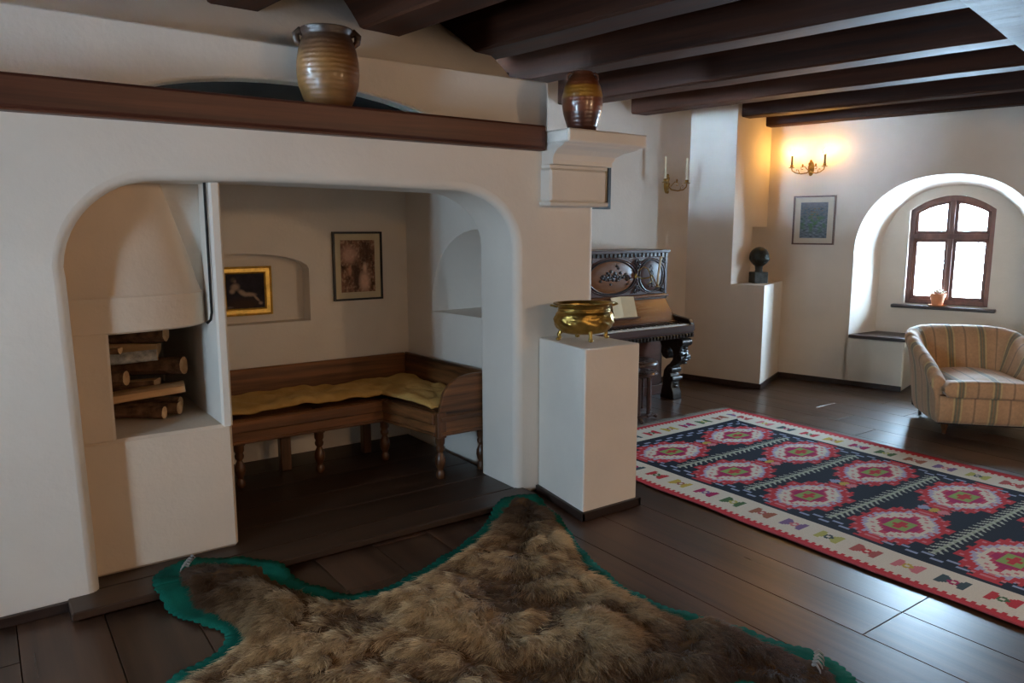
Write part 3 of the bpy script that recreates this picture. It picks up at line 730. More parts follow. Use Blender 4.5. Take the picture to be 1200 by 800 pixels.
def frame_parts(root, w, h, fw, depth, mat, y0=0.0, prof=None):
    """four mitred frame sides"""
    o = [(-w / 2, 0), (w / 2, 0), (w / 2, h), (-w / 2, h)]; i = [(-w / 2 + fw, fw), (w / 2 - fw, fw), (w / 2 - fw, h - fw), (-w / 2 + fw, h - fw)]
    prof = prof or [(0, 0), (0, -depth), (1, -depth), (1, 0)]
    for k in range(4):
        k2 = (k + 1) % 4; m_ = MB(); v = []
        for (t, yy) in prof:
            for kk in (k, k2): v.append((o[kk][0] + (i[kk][0] - o[kk][0]) * t, y0 + yy, o[kk][1] + (i[kk][1] - o[kk][1]) * t))
        n_ = len(prof); F = [(2 * q, 2 * q + 1, (2 * q + 3) % (2 * n_), (2 * q + 2) % (2 * n_)) for q in range(n_)]
        F += [[2 * q for q in range(n_)], [2 * q + 1 for q in range(n_)][::-1]]
        m_.add(v, F); m_.build('frame_side', mat, root)
# gilt frame in the niche
g = empty('gilt_framed_painting', (1.455, 5.105, 1.028)); tag(g, 'dark painting of a reclining figure in a gilt frame', 'painting')
frame_parts(g, .345, .325, .048, .03, M['gold'], 0.0, [(0, 0), (0, -.030), (.14, -.034), (.28, -.022), (.75, -.022), (.85, -.026), (1, -.016), (1, 0)])
def p_gold(U, V):
    b = np.ones(U.shape + (3,)) * np.array((.022, .018, .026)); b *= (1 + .4 * vnoise(U, V, 5, 1)[..., None])
    b = mixa(b, (.055, .03, .022), ell(U, V, .45, .12, .6, .25))
    sk = (.42, .29, .21)
    for a in ((.24, .62, .15, .13, .4), (.42, .45, .18, .09, -.7), (.60, .40, .22, .08, -.1), (.78, .28, .18, .045, -.9), (.16, .50, .09, .09, 0), (.88, .14, .07, .06, 0)): b = mixa(b, sk, ell(U, V, *a) * .85)
    b = mixa(b, (.10, .07, .05), ell(U, V, .20, .82, .09, .10)); b = mixa(b, (.20, .13, .10), ell(U, V, .24, .78, .05, .06))
    b = mixa(b, (.20, .15, .13), ell(U, V, .08, .05, .12, .05) * .8); return b
po = paint_obj('canvas', .255, .235, 64, 56, p_gold, g, -.012); po.location.z = .045
# photograph print in black frame
g = empty('black_framed_print', (2.215, 4.996, 1.098)); tag(g, 'sepia print of a figure under trees in a thin black frame', 'picture')
frame_parts(g, .372, .482, .014, .02, M['black_frame'])
MB().box(-.175, .175, -.010, -.002, .012, .47).build('mount', M['mat_cream'], g)
def p_print(U, V):
    n = vnoise(U, V, 7, 3)[..., None]; n2 = vnoise(U, V, 16, 8)[..., None]
    b = np.ones(U.shape + (3,)) * np.array((.13, .065, .04)); b = b * (1 + .9 * n)
    b = mixa(b, (.38, .22, .16), ell(U, V, .25, .72, .32, .22)); b = mixa(b, (.40, .27, .18), np.clip(n2 * 1.4, 0, 1) * .7)
    b = mixa(b, (.05, .025, .018), ell(U, V, .75, .75, .25, .3) * .8); b = mixa(b, (.045, .025, .018), ell(U, V, .45, .32, .14, .4) * .9)
    b = mixa(b, (.45, .28, .20), ell(U, V, .68, .2, .2, .26)); b = mixa(b, (.45, .29, .2), ell(U, V, .70, .47, .08, .13)); b = mixa(b, (.33, .17, .11), ell(U, V, .26, .42, .07, .14))
    return np.clip(b * 1.6, .01, 1)
po = paint_obj('print', .258, .365, 52, 74, p_print, g, -.0115); po.location.z = .058

# ---- jars
def jar_pts(p): return p
j1 = empty('ochre_jar', (1.484, 3.622, 2.178)); tag(j1, 'large ochre earthenware jar with two lugs on the mantel beam', 'jar')
o = MB().lathe([(.0, .0), (.097, .0), (.104, .008), (.124, .05), (.144, .11), (.150, .17), (.148, .22), (.139, .27), (.124, .318), (.115, .340), (.120, .352), (.126, .362), (.124, .372), (.112, .374), (.104, .36), (.10, .33), (.0, .30)], 48, cap=False).build('body', M['jar_ochre'], j1, smooth=60)
for s_ in (-1, 1):
    dx, dy = s_ * .81, -s_ * .58 * 0.6
    hp = [(.112, .345), (.148, .362), (.166, .345), (.162, .316), (.138, .296)]
    MB().tube([(dx * r, dy * r, z) for r, z in hp], [.015, .019, .019, .017, .012], 10).build('lug', M['jar_ochre'], j1, smooth=60)
j2 = empty('banded_jar', (2.955, 3.44, 2.15)); tag(j2, 'brown glazed jar with a yellow wavy band on the pier capital', 'jar')
MB().lathe([(.0, .0), (.072, .0), (.078, .006), (.092, .05), (.110, .11), (.118, .165), (.117, .21), (.106, .26), (.085, .30), (.066, .322), (.060, .330), (.063, .338), (.060, .342), (.05, .335), (.046, .31), (0, .29)], 44, cap=False).build('body', M['jar_band'], j2, smooth=60)
for s_ in (-1, 1):
    dx, dy = s_ * .85, -s_ * .5
    MB().tube([(dx * r, dy * r, z) for r, z in ((.056, .332), (.074, .338), (.088, .325), (.090, .305), (.082, .292))], [.006, .008, .008, .008, .007], 8).build('handle', M['jar_band'], j2, smooth=60)

# ---- brass jardiniere
br = empty('brass_jardiniere', (2.845, 3.27, 0.962), math.radians(-20)); tag(br, 'embossed oval brass jardiniere on paw feet on the plaster pedestal', 'pot')
pr = [(.0, .040), (.10, .040), (.135, .050), (.165, .075), (.178, .105), (.180, .13), (.170, .155), (.155, .172), (.158, .180), (.154, .186), (.158, .194), (.165, .205), (.183, .213), (.184, .219), (.172, .219), (.155, .205), (.148, .18), (.16, .13), (.12, .06), (0, .055)]
pr2 = []
for (r0, z0), (r1, z1) in zip(pr[:-1], pr[1:]):
    for q in range(4): pr2.append((r0 + (r1 - r0) * q / 4, z0 + (z1 - z0) * q / 4))
pr2.append(pr[-1])
m = MB().lathe(pr2, 160, sx=1.0, sy=.72, cap=False)
nv_ = []
for (xx, yy, zz) in m.v:
    a = math.atan2(yy / .72, xx)
    if .06 < zz < .165 and math.hypot(xx, yy / .72) > .13:
        k = 1 + (0.020 * math.sin(a * 10 + 3 * math.sin(zz * 60)) + .020 * mnoise.noise(Vector((math.cos(a) * 9, math.sin(a) * 9, zz * 70)))) * math.sin((zz - .06) / .105 * PI)
        nv_.append((xx * k, yy * k, zz))
    else: nv_.append((xx, yy, zz))
m.v = nv_; m.build('bowl', M['brass'], br, smooth=60)
for a in (-90, 10, 90, 170):
    t = math.radians(a); dx, dy = math.cos(t), math.sin(t) * .72
    f_ = MB().tube([(dx * .135, dy * .135, .058), (dx * .15, dy * .15, .035), (dx * .142, dy * .142, .014)], [.014, .011, .012], 8)
    f_.sphere((dx * .152, dy * .152, .0105), .0105, 10, 6, (1.5, 1.4, 1)); f_.build('paw_foot', M['brass'], br, smooth=60)
for s_ in (-1, 1):
    MB().tube([(s_ * .17, -.02, .20), (s_ * .198, -.015, .207), (s_ * .203, 0, .207), (s_ * .198, .015, .207), (s_ * .17, .02, .20)], .006, 8).build('handle', M['brass'], br, smooth=60)

# ---- piano
pn = empty('upright_piano', (4.72, 5.05, 0)); tag(pn, 'carved dark wood upright piano with brass candle arm standing against the wall', 'piano')
pw = 0.72
def pb(name, mat, x0, x1, y0, y1, z0, z1, c=0.004, par=None): return MB().cbox(x0, x1, y0, y1, z0, z1, c).build(name, M[mat], par or pn)
pb('case', 'piano', -pw, pw, .03, .35, .02, 1.34)
pb('top_lid', 'piano', -pw - .02, pw + .02, -.02, .37, 1.375, 1.405)
dn = MB(); 
for i in range(28):
    xx = -pw + .01 + i * (2 * pw - .02) / 27.5
    dn.box(xx, xx + .030, -.012, .03, 1.342, 1.374)
tag(dn.build('dentil_course', M['piano_dark'], pn), kind='stuff')
pb('frieze', 'piano', -pw, pw, 0.0, .05, 1.338, 1.376)
up = pb('upper_panel', 'piano', -pw + .03, pw - .03, .0, .03, .985, 1.34)
pb('side_stile', 'piano', -pw, -pw + .035, -.006, .03, .985, 1.34); pb('side_stile', 'piano', pw - .035, pw, -.006, .03, .985, 1.34)
def oval_ring(cx, cz, rx, rz, r, name, mat, y=-.004, par=None):
    pts = [(cx + rx * math.cos(a), y, cz + rz * math.sin(a)) for a in [2 * PI * i / 40 for i in range(41)]]
    return MB().tube(pts, r, 8, cap=False).build(name, M[mat], par or up, smooth=60)
for cx, rx, rz in ((0.0, .29, .155), (.50, .155, .150), (-.50, .155, .150)):
    m = MB(); m.lathe([(0, .014), (.7, .010), (.93, .004), (1.0, -.002)], 40, cap=False)
    m.v = [(cx + a * rx, .0 - c_, 1.162 + b * rz) for a, b, c_ in m.v]
    m.build('oval_panel', M['piano'] if rx < .2 else M['piano_red'], up, smooth=60, fix=False)
    oval_ring(cx, 1.162, rx, rz, .009, 'oval_moulding', 'piano_dark')
    oval_ring(cx, 1.162, rx + .035, rz + .014, .006, 'oval_moulding', 'piano')
def carving(cx, cz, pts, name='carving'):
    m = MB()
    for dx, dz, r in pts: m.sphere((cx + dx, -.010, cz + dz), r, 8, 6, (1.2, .8, .9))
    return tag(m.build(name, M['piano_dark'], up, smooth=60), kind='stuff')
random.seed(3)
spray = [(random.gauss(0, .09), random.gauss(0, .03), random.uniform(.010, .019)) for _ in range(44)] + [(.02 * k, .0, .012) for k in range(-8, 9)]
carving(.02, 1.165, spray)
for cx in (.31, -.31): carving(cx, 1.30, [(random.uniform(-.075, .075) * (1 - k / 26), -.10 * k / 24 + .015, random.uniform(.008, .014)) for k in range(26)])
for cx in (.31, -.31): carving(cx, 1.02, [(random.uniform(-.06, .06) * (1 - k / 16), .07 * k / 16 - .015, random.uniform(.007, .011)) for k in range(16)])
for sx in (-1, 1):
    for cz in (1.30, 1.03): carving(sx * .655, cz, [(random.uniform(-.02, .02), random.uniform(-.03, .025), random.uniform(.007, .012)) for k in range(10)])
    for k in range(2): carving(sx * .50, 1.162, [(random.gauss(0, .018), random.gauss(0, .05), random.uniform(.007, .011)) for q in range(10)])
pb('moulding', 'piano_red', -pw, pw, -.035, .03, .955, .985, 0.008)
pb('moulding', 'piano_dark', -pw + .01, pw - .01, -.02, .03, .940, .956)
m = MB().prism([(-.012, .945), (-.17, .735), (-.155, .728), (.02, .93)], YZ, -pw + .03, pw - .03); m.build('fallboard', M['piano_red'], pn, bevel=0.003)
pb('music_rest', 'piano', -.22, .22, -.165, -.10, .79, .803)
pb('keybed', 'piano', -pw, pw, -.36, .03, .645, .70)
pb('key_slip', 'piano', -pw, pw, -.372, -.345, .66, .715)
for sx in (-1, 1):
    ck = [(-.36, .70), (-.36, .735), (-.33, .765), (-.17, .785), (-.10, .80), (-.02, .80), (-.02, .70)]
    MB().prism(ck, YZ, sx * pw - (.05 if sx > 0 else 0), sx * pw + (.05 if sx < 0 else 0)).build('key_block', M['piano_dark'], pn, bevel=0.006)
wk = MB(); bk = MB(); nwk = 52; kw = (2 * pw - .10) / nwk
for i in range(nwk):
    x0 = -pw + .05 + i * kw; wk.box(x0, x0 + kw - .0012, -.343, -.18, .70, .722)
    if i % 7 in (0, 1, 3, 4, 5): bk.box(x0 + kw - .006, x0 + kw + .006, -.285, -.18, .722, .735)
tag(wk.build('white_keys', M['ivory'], pn), kind='stuff'); tag(bk.build('black_keys', M['piano_dark'], pn), kind='stuff')
pb('name_felt', 'piano', -pw + .05, pw - .05, -.20, -.15, .70, .742)
pb('dentil_backing', 'piano_dark', -pw, pw, -.365, -.31, .598, .646)
d2 = MB()
for i in range(34):
    xx = -pw + .004 + i * (2 * pw - .01) / 34; d2.cbox(xx, xx + .028, -.385, -.36, .604, .640, .006)
tag(d2.build('dentil_course', M['piano_dark'], pn), kind='stuff')
pb('lower_panel', 'piano', -pw + .06, pw - .06, -.0, .03, .09, .60)
pb('plinth', 'piano', -pw, pw, -.02, .03, .0, .09)
for sx in (-1, 1):
    lx = sx * (pw - .11); w_ = .055
    lg = [(-.03, .60), (-.33, .60), (-.372, .575), (-.375, .535), (-.345, .505), (-.335, .47), (-.36, .43), (-.355, .385), (-.325, .35), (-.27, .325), (-.235, .30), (-.225, .265), (-.245, .225), (-.255, .18), (-.25, .12), (-.275, .07), (-.285, .0), (-.11, .0), (-.125, .07), (-.14, .14), (-.14, .20), (-.15, .27), (-.185, .315), (-.225, .345), (-.255, .385), (-.262, .43), (-.25, .47), (-.215, .495), (-.175, .485), (-.155, .455), (-.165, .425), (-.19, .42), (-.21, .435), (-.205, .40), (-.175, .38), (-.13, .395), (-.105, .44), (-.11, .50), (-.085, .55)]
    m = MB().prism(lg, YZ, lx - w_, lx + w_)
    for (yy, zz, r) in ((-.352, .555, .036), (-.34, .41, .034), (-.235, .28, .03), (-.255, .20, .026), (-.175, .45, .028)):
        m.tube([(lx - w_ - .012, yy, zz), (lx + w_ + .012, yy, zz)], r, 14)
    for k in range(7): m.sphere((lx, -.375 + .006 * abs(k - 3), .36 + k * .028), .013, 8, 6, (2.6, 1, 1))
    for k in range(4): m.sphere((lx, -.262, .12 + k * .03), .012, 8, 6, (2.4, 1, 1))
    m.build('leg', M['piano_dark'], pn, bevel=0.006, smooth=45)
# candle arm on the panel
ca1 = MB(); ca1.sphere((.285, -.018, 1.165), .022, 12, 8, (.6, .6, 1.3))
ca1.tube([(.285, -.02, 1.165), (.31, -.075, 1.145), (.35, -.115, 1.15), (.39, -.125, 1.175)], .006, 8)
ca1.tube([(.30, -.03, 1.21), (.33, -.05, 1.24), (.36, -.04, 1.25), (.40, -.06, 1.23), (.41, -.08, 1.18), (.39, -.12, 1.12), (.34, -.11, 1.09)], .0045, 6)
ca1.lathe([(.008, 0), (.028, .006), (.028, .01), (.012, .012), (.012, .03)], 14, (.46, -.125, 1.06))
ca1.tube([(.39, -.125, 1.175), (.43, -.125, 1.12), (.46, -.125, 1.065)], .005, 6)
cao = ca1.build('candle_arm', M['brass'], pn, smooth=60)
MB().tube([(.462, -.125, 1.075), (.475, -.125, 1.20), (.505, -.12, 1.345)], .0115, 12).build('candle', M['candle'], cao, smooth=60)
# music booklet on the rest
sb = empty('music_booklet', (4.745, 4.893, .806)); tag(sb, 'open yellowed music booklet leaning on the piano fallboard', 'booklet')
m = MB(); m.prism([(-.13, .0), (.0, .0), (.0, .195), (-.13, .19)], lambda a, b, t: (a, .012 + b * .30 - abs(a) * .12 + t, b * .95), 0, .004)
m.build('left_page', M['paper'], sb)
m = MB(); m.prism([(.0, .0), (.15, .0), (.15, .19), (.0, .195)], lambda a, b, t: (a, .012 + b * .30 - abs(a) * .12 + t, b * .95), 0, .004)
m.build('right_page', M['paper'], sb)

# ---- stool
st = empty('piano_stool', (4.45, 4.46, 0.0)); tag(st, 'dark polished round piano stool with a ring of column legs', 'stool')
MB().lathe([(0, .465), (.16, .465), (.185, .472), (.195, .486), (.190, .503), (.17, .513), (.10, .512), (0, .509)], 40, cap=False).build('seat', M['stool'], st, smooth=60)
MB().lathe([(0, .40), (.05, .40), (.05, .47), (0, .47)], 20, cap=False).build('screw_post', M['stool'], st, smooth=40)
MB().lathe([(0, .385), (.165, .385), (.19, .393), (.195, .405), (.185, .418), (.15, .424), (0, .424)], 40, cap=False).build('apron', M['stool'], st, smooth=60)
for k in range(8):
    a = 2 * PI * k / 8 + .3; px, py = .135 * math.cos(a), .135 * math.sin(a)
    MB().lathe([(.013, .06), (.018, .08), (.015, .10), (.020, .20), (.017, .33), (.021, .36), (.014, .387)], 12, (px, py, 0)).build('column', M['stool'], st, smooth=50)
MB().lathe([(0, .045), (.15, .045), (.172, .052), (.172, .062), (.15, .07), (0, .07)], 36, cap=False).build('base_ring', M['stool'], st, smooth=50)
for k in range(4):
    a = PI / 2 * k + math.radians(-25); c_, s_ = math.cos(a), math.sin(a)
    MB().tube([(.08 * c_, .08 * s_, .05), (.16 * c_, .16 * s_, .045), (.205 * c_, .205 * s_, .018)], [.018, .020, .015], 10).build('foot', M['stool'], st, smooth=60)

# ---- wall sconces
def sconce(name, loc, rz, label, lit, cs, cdepth, k=1.0):
    """local -Y is out of the wall"""
    e = empty(name, loc, rz); e.scale = (k, k, k); tag(e, label, 'wall sconce')
    m = MB(); m.lathe([(0, .012), (.6, .012), (.85, .008), (1, 0)], 28, cap=False)
    m.v = [(a * .032, -c_ - .001, b * .075) for a, b, c_ in m.v]; m.sphere((0, -.02, .0), .017, 12, 8); m.sphere((0, -.018, -.06), .012, 10, 6, (1, 1, 1.5)); m.sphere((0, -.015, .07), .014, 10, 6, (1, .8, 1.3))
    for s_ in (-1, 1): m.sphere((s_ * .016, -.012, .045), .011, 8, 6, (1, .7, 1.6))
    m.build('back_plate', M['sconce_brass'], e, smooth=60, fix=False)
    for s_ in (-1, 1):
        X = s_ * cs; Y = -cdepth
        path = [(0, -.02, -.01), (X * .18, Y * .35, -.045), (X * .45, Y * .7, -.055), (X * .75, Y * .95, -.045), (X * .97, Y, -.02), (X, Y, .005)]
        a_ = MB().tube(path, [.006, .006, .0055, .005, .005, .006], 8)
        a_.tube([(X * .12, Y * .3, -.02), (X * .3, Y * .55, .02), (X * .48, Y * .7, .012), (X * .46, Y * .7, -.012), (X * .36, Y * .6, -.008)], .004, 6)
        a_.tube([(X * .55, Y * .8, -.05), (X * .62, Y * .85, -.015), (X * .72, Y * .9, -.01), (X * .72, Y * .9, -.028)], .0035, 6)
        a_.sphere((X * .4, Y * .65, .03), .010, 8, 6, (1, .7, 1.5))
        ao = a_.build('arm', M['sconce_brass'], e, smooth=60)
        MB().lathe([(.006, .0), (.028, .004), (.030, .008), (.014, .012), (.015, .03), (.011, .034)], 16, (X, Y, .004)).build('drip_pan', M['sconce_brass'], ao, smooth=50)
        if lit:
            MB().tube([(X, Y, .03), (X * 1.0, Y, .135)], .0105, 12).build('candle_sleeve', M['candle_dark'], ao, smooth=60)
            MB().sphere((X, Y, .158), .0125, 12, 8, (1, 1, 2.0)).build('bulb', M['bulb'], ao, smooth=80)
        else:
            MB().tube([(X, Y, .03), (X, Y, .215)], [.0105, .010], 12).build('candle', M['candle'], ao, smooth=60)
    return e
p = wpt(.235, 0, 2.215)
sconce('wall_sconce', p, RZ, 'lit two-armed brass candle sconce on the window wall', True, .165, .10)
sconce('wall_sconce', (5.80, 5.43, 2.045), 0, 'unlit two-armed brass sconce with pale candles above the piano', False, .13, .11, 1.2)

# ---- picture on the window wall
g = empty('brown_framed_picture', wpt(.295, -.001, 1.437), RZ); tag(g, 'blue-green landscape print in a thin brown frame below the lit sconce', 'picture')
frame_parts(g, .425, .50, .015, .022, M['brown_frame'])
MB().box(-.2, .2, -.010, -.002, .012, .488).build('mount', M['mat_white'], g)
def p_land(U, V):
    n = vnoise(U, V * 1.6, 6, 5)[..., None]; n2 = vnoise(U * .6, V * 2.2, 14, 2)[..., None]
    b = np.ones(U.shape + (3,)) * np.array((.15, .19, .23)); b = b * (1 + .7 * n2)
    b = mixa(b, (.09, .20, .10), np.clip((n * 1.5 + .35), 0, 1) * ell(U, V, .5, .42, .7, .35))
    b = mixa(b, (.22, .14, .08), np.clip(n2 * 1.8, 0, 1) * ell(U, V, .5, .75, .7, .3)); b = mixa(b, (.24, .24, .27), ell(U, V, .5, 1.0, .8, .18) * .7)
    return np.clip(b, .01, 1)
po = paint_obj('print', .275, .365, 44, 60, p_land, g, -.0115); po.location.z = .068
# dark framed picture on the piano wall, mostly behind the capital
g = empty('dark_framed_picture', (4.72, 5.428, 1.785)); tag(g, 'dark framed picture on the piano wall half hidden behind the capital', 'picture')
frame_parts(g, .58, .46, .034, .03, M['black_frame'])
MB().box(-.265, .265, -.012, -.002, .03, .43).build('mount', M['mat_cream'], g)
po = paint_obj('print', .40, .29, 60, 44, p_print, g, -.0135); po.location.z = .085
for sx in (-1, 1): MB().sphere((sx * .245, -.026, .045), .028, 10, 8, (1, .5, 1)).build('corner_boss', M['black_frame'], g, smooth=60)

# ---- bust on the ledge
bu = empty('bronze_head', (6.60, 4.86, ZL), math.radians(-25)); tag(bu, 'dark bronze head on a mottled stone block on the ledge', 'sculpture')
MB().cbox(-.075, .075, -.065, .065, 0, .115, .004).build('plinth', M['stone_dark'], bu, bevel=0.003)
m = MB().sphere((0, 0, .265), .105, 28, 20, (.95, 1.0, 1.02))
m.v = [(x_ * (1 + .05 * mnoise.noise(Vector((x_ * 18, y_ * 18, z_ * 18)))) * (1 - .28 * max(0, (.24 - z_) / .08)), (y_ - (.012 if z_ < .26 and y_ < -.05 else 0)) * (1 + .05 * mnoise.noise(Vector((x_ * 18, y_ * 18, z_ * 18 + 7)))) * (1 - .2 * max(0, (.24 - z_) / .08)), z_) for x_, y_, z_ in m.v]
m.lathe([(.042, .112), (.036, .135), (.040, .165), (.055, .20)], 18)
m.sphere((0, -.098, .255), .016, 10, 8, (.8, 1, 1.6)); m.sphere((-.035, -.085, .285), .014, 8, 6, (1.4, .8, .7)); m.sphere((.035, -.085, .285), .014, 8, 6, (1.4, .8, .7))
for sx in (-1, 1): m.sphere((sx * .098, .005, .262), .02, 8, 6, (.5, .9, 1.4))
m.sphere((0, -.088, .215), .018, 8, 6, (1.5, .7, .5))
m.build('head', M['bronze'], bu, smooth=60)

# ---- potted plant on the window sill
pl = empty('potted_succulent', wpt(1.41, .432, .8335), 0); tag(pl, 'terracotta pot with a small pale succulent on the window sill', 'potted plant')
MB().lathe([(0, .0), (.065, .0), (.085, .012), (.088, .016), (.066, .012), (0, .010)], 28, cap=False).build('saucer', M['terracotta'], pl, smooth=50)
MB().lathe([(0, .012), (.048, .012), (.066, .095), (.072, .097), (.074, .125), (.064, .125), (.060, .105), (0, .10)], 28, cap=False).build('pot', M['terracotta'], pl, smooth=50)
for k in range(13):
    a = 2 * PI * k * .382; r = .03 + .05 * (k / 13); el = .035 * (1 - k / 13)
    MB().tube([(0, 0, .105), (r * .6 * math.cos(a), r * .6 * math.sin(a), .128 + el), (r * 1.1 * math.cos(a), r * 1.1 * math.sin(a), .140 + el)], [.006, .015, .003], 8, flat=.5).build('leaf', M['leaf'] if k % 3 == 0 else M['leaf_pale'], pl, smooth=60)

# ---- armchair
ch = empty('armchair', (6.545, 2.70, 0), math.radians(-47.5)); ch.scale = (0.82, 1, 1); tag(ch, 'striped tan tub armchair with sloping rolled arms by the window', 'armchair')
def uv_mesh(name, P, UV, closed=False, parent=ch, fixn=False, smooth=70, subsurf=0):
    m = MB().grid(P); o = m.build(name, M['stripe'], parent, smooth=smooth, fix=False, subsurf=subsurf)
    ul = o.data.uv_layers.new(name='UVMap'); flat = [q for row in UV for q in row]
    li = np.zeros(len(o.data.loops), dtype=np.int32); o.data.loops.foreach_get('vertex_index', li)
    ul.data.foreach_set('uv', np.array(flat, dtype=np.float32)[li].ravel()); return o
# U path of the shell : front of one arm -> back -> front of the other arm
WH = 0.47; path = []
NP = 64
ctrl = [(-.46, -.36), (-.475, -.15), (-.475, .10), (-.455, .26), (-.39, .345), (-.27, .385), (0, .395), (.27, .385), (.39, .345), (.455, .26), (.475, .10), (.475, -.15), (.46, -.36)]
def catmull(c, n):
    out = []; c = [Vector((*p_, 0)) for p_ in c]; L = len(c) - 1
    for i in range(n + 1):
        t = i / n * L; k = min(int(t), L - 1); f = t - k
        p0 = c[max(k - 1, 0)]; p1 = c[k]; p2 = c[k + 1]; p3 = c[min(k + 2, L)]
        out.append(.5 * ((2 * p1) + (p2 - p0) * f + (2 * p0 - 5 * p1 + 4 * p2 - p3) * f * f + (3 * p1 - p0 - 3 * p2 + p3) * f ** 3))
    return out
up_ = catmull(ctrl, NP); P = []; UV = []; acc = 0
for i, q in enumerate(up_):
    tn = (up_[min(i + 1, NP)] - up_[max(i - 1, 0)]).normalized(); inn = Vector((-tn.y, tn.x, 0)) * -1   # inward normal
    inn = Vector((tn.y, -tn.x, 0))
    if i: acc += (q - up_[i - 1]).length
    t = (q.y + .36) / .755                      # 0 at arm fronts, 1 at the back
    top = .465 + .315 * min(1, max(0, t)) ** 0.80
    ub = abs(q.x) / .47; lean = .07 * min(1, max(0, (t - .3) / .7))       # shell leans outward at the top
    out_ = -inn
    th = .155
    ridge = 0.011 * math.cos(2 * PI * acc / .10) * (1 if t < .8 else .2)
    def pt(off, z): 
        w = (z - .10) / (top - .10)
        v = q + inn * off + out_ * (lean * w * w + .055 * w); return (v.x, v.y, z)
    prof = [(.02, .10), (.0, .14), (.0, .30), (.005, top - .17), (-.012, top - .10), (-.020 - ridge, top - .055), (-.006, top - .018 + ridge), (.035, top + .004 + ridge), (.075, top - .006 + ridge), (.115, top - .035), (th - .018, top - .085), (th - .008 , top - .15), (th + .01, .44), (th + .045, .38), (th + .06, .30)]
    P.append([pt(o_, z_) for o_, z_ in prof]); UV.append([(acc + .02, z_) for o_, z_ in prof])
shell = uv_mesh('shell', P, UV, subsurf=1)
# arm fronts
for i, sgn in ((0, 1), (NP, -1)):
    pts = [Vector(p_) for p_ in P[i]]; c = sum(pts, Vector()) / len(pts); fw = Vector((0, -.022, 0))
    rings = [[tuple(c + (p_ - c) * k + fw * f_) for p_ in pts] for k, f_ in ((1.0, 0), (.96, .55), (.80, .95), (.4, 1.1), (.02, 1.12))]
    uvs = [[(q.x * .9 + .05, q.z) for q in map(Vector, r_)] for r_ in rings]
    uv_mesh('arm_front', rings, uvs)
# seat cushion : rounded block with UVs along x
def pillow(name, x0, x1, y0, y1, z0, z1, bul, n=22, uvo=0.0, edge=.05):
    m = MB(); rows = []; uvs = []
    # closed cross sections along x, each a rounded section in y/z
    ns = 36
    for i in range(n + 1):
        t = i / n; xx = x0 + (x1 - x0) * t; e = min(t, 1 - t) * (x1 - x0) / edge; e = math.sqrt(max(0.0, 1 - (1 - min(1, e)) ** 2)); row = []; ur = []
        for k in range(ns + 1):
            a = 2 * PI * k / ns - PI / 2; c_, s_ = math.cos(a), math.sin(a)
            yy = (y0 + y1) / 2 + (y1 - y0) / 2 * math.copysign(abs(c_) ** .28, c_) * (.94 + .06 * e)
            zz = (z0 + z1) / 2 + (z1 - z0) / 2 * math.copysign(abs(s_) ** .55, s_) * (.25 + .75 * e)
            if s_ > 0: zz += bul * s_ * (1 - (2 * t - 1) ** 2) * (1 - .5 * (c_ * c_))
            row.append((xx, yy, zz)); ur.append((xx + uvo, yy))
        rows.append(row); uvs.append(ur)
    return uv_mesh(name, rows, uvs, smooth=80)
pillow('seat_cushion', -.345, .345, -.455, .27, .315, .43, .035, uvo=.45, edge=.06)
pillow('seat_front_roll', -.44, .44, -.465, -.335, .318, .438, .015, uvo=.45, edge=.05)
# front apron
rows = []; uvs = []
for i in range(25):
    t = i / 24; xx = -.455 + .91 * t; bw = .02 * (1 - (2 * t - 1) ** 2)
    prof = [(-.30, .10), (-.375 - bw, .105), (-.395 - bw, .135), (-.402 - bw, .22), (-.398 - bw, .315), (-.38 - bw, .335), (-.25, .335)]
    rows.append([(xx, y_, z_) for y_, z_ in prof]); uvs.append([(xx + .45, z_) for y_, z_ in prof])
uv_mesh('front_apron', rows, uvs)
MB().box(-.43, .43, -.36, .33, .09, .30).build('seat_frame', M['underfloor'], ch)
pipe = MB().tube([(-.455 + .91 * i / 24, -.405 - .02 * (1 - (2 * i / 24 - 1) ** 2), .328) for i in range(25)], .006, 6); pipe.build('piping', M['bench_leg'], ch, smooth=60)
for sx in (-1, 1):
    MB().lathe([(.012, .0), (.020, .006), (.018, .02), (.024, .04), (.034, .075), (.036, .105)], 16, (sx * .36, -.31, 0)).build('front_leg', M['bench_leg'], ch, smooth=50)
    c_ = MB().lathe([(.016, .05), (.02, .07), (.024, .105)], 14, (sx * .35, .30, 0)); c_.tube([(sx * .35 - .010, .315, .024), (sx * .35 + .010, .315, .024)], .0235, 16)
    c_.build('caster_leg', M['caster'], ch, smooth=40)

# ---- kilim rug painted on a fine woven grid
RX0, RY1, RW, RL = 3.315, 4.225, 2.10, 4.55
nu, nvv = 210, 455; cu = RW / nu; cvv = RL / nvv
U, V = np.meshgrid((np.arange(nu) + .5) * cu, (np.arange(nvv) + .5) * cvv)      # U across (near->far), V from the fringe end
RED = (.50, .040, .050); WHITE = (.66, .60, .50); NAVY = (.016, .020, .032); LAV = (.42, .38, .50); MAG = (.36, .022, .10); GRN = (.24, .36, .10); PINK = (.58, .20, .22); DGRN = (.07, .14, .06); YEL = (.50, .36, .07); BLUE = (.30, .34, .48); PURP = (.20, .12, .25)
colr = np.ones(U.shape + (3,)) * np.array(NAVY)
def put(mask, c): colr[mask] = c
e = np.minimum(U, RW - U); ev = np.minimum(V, RL - V)
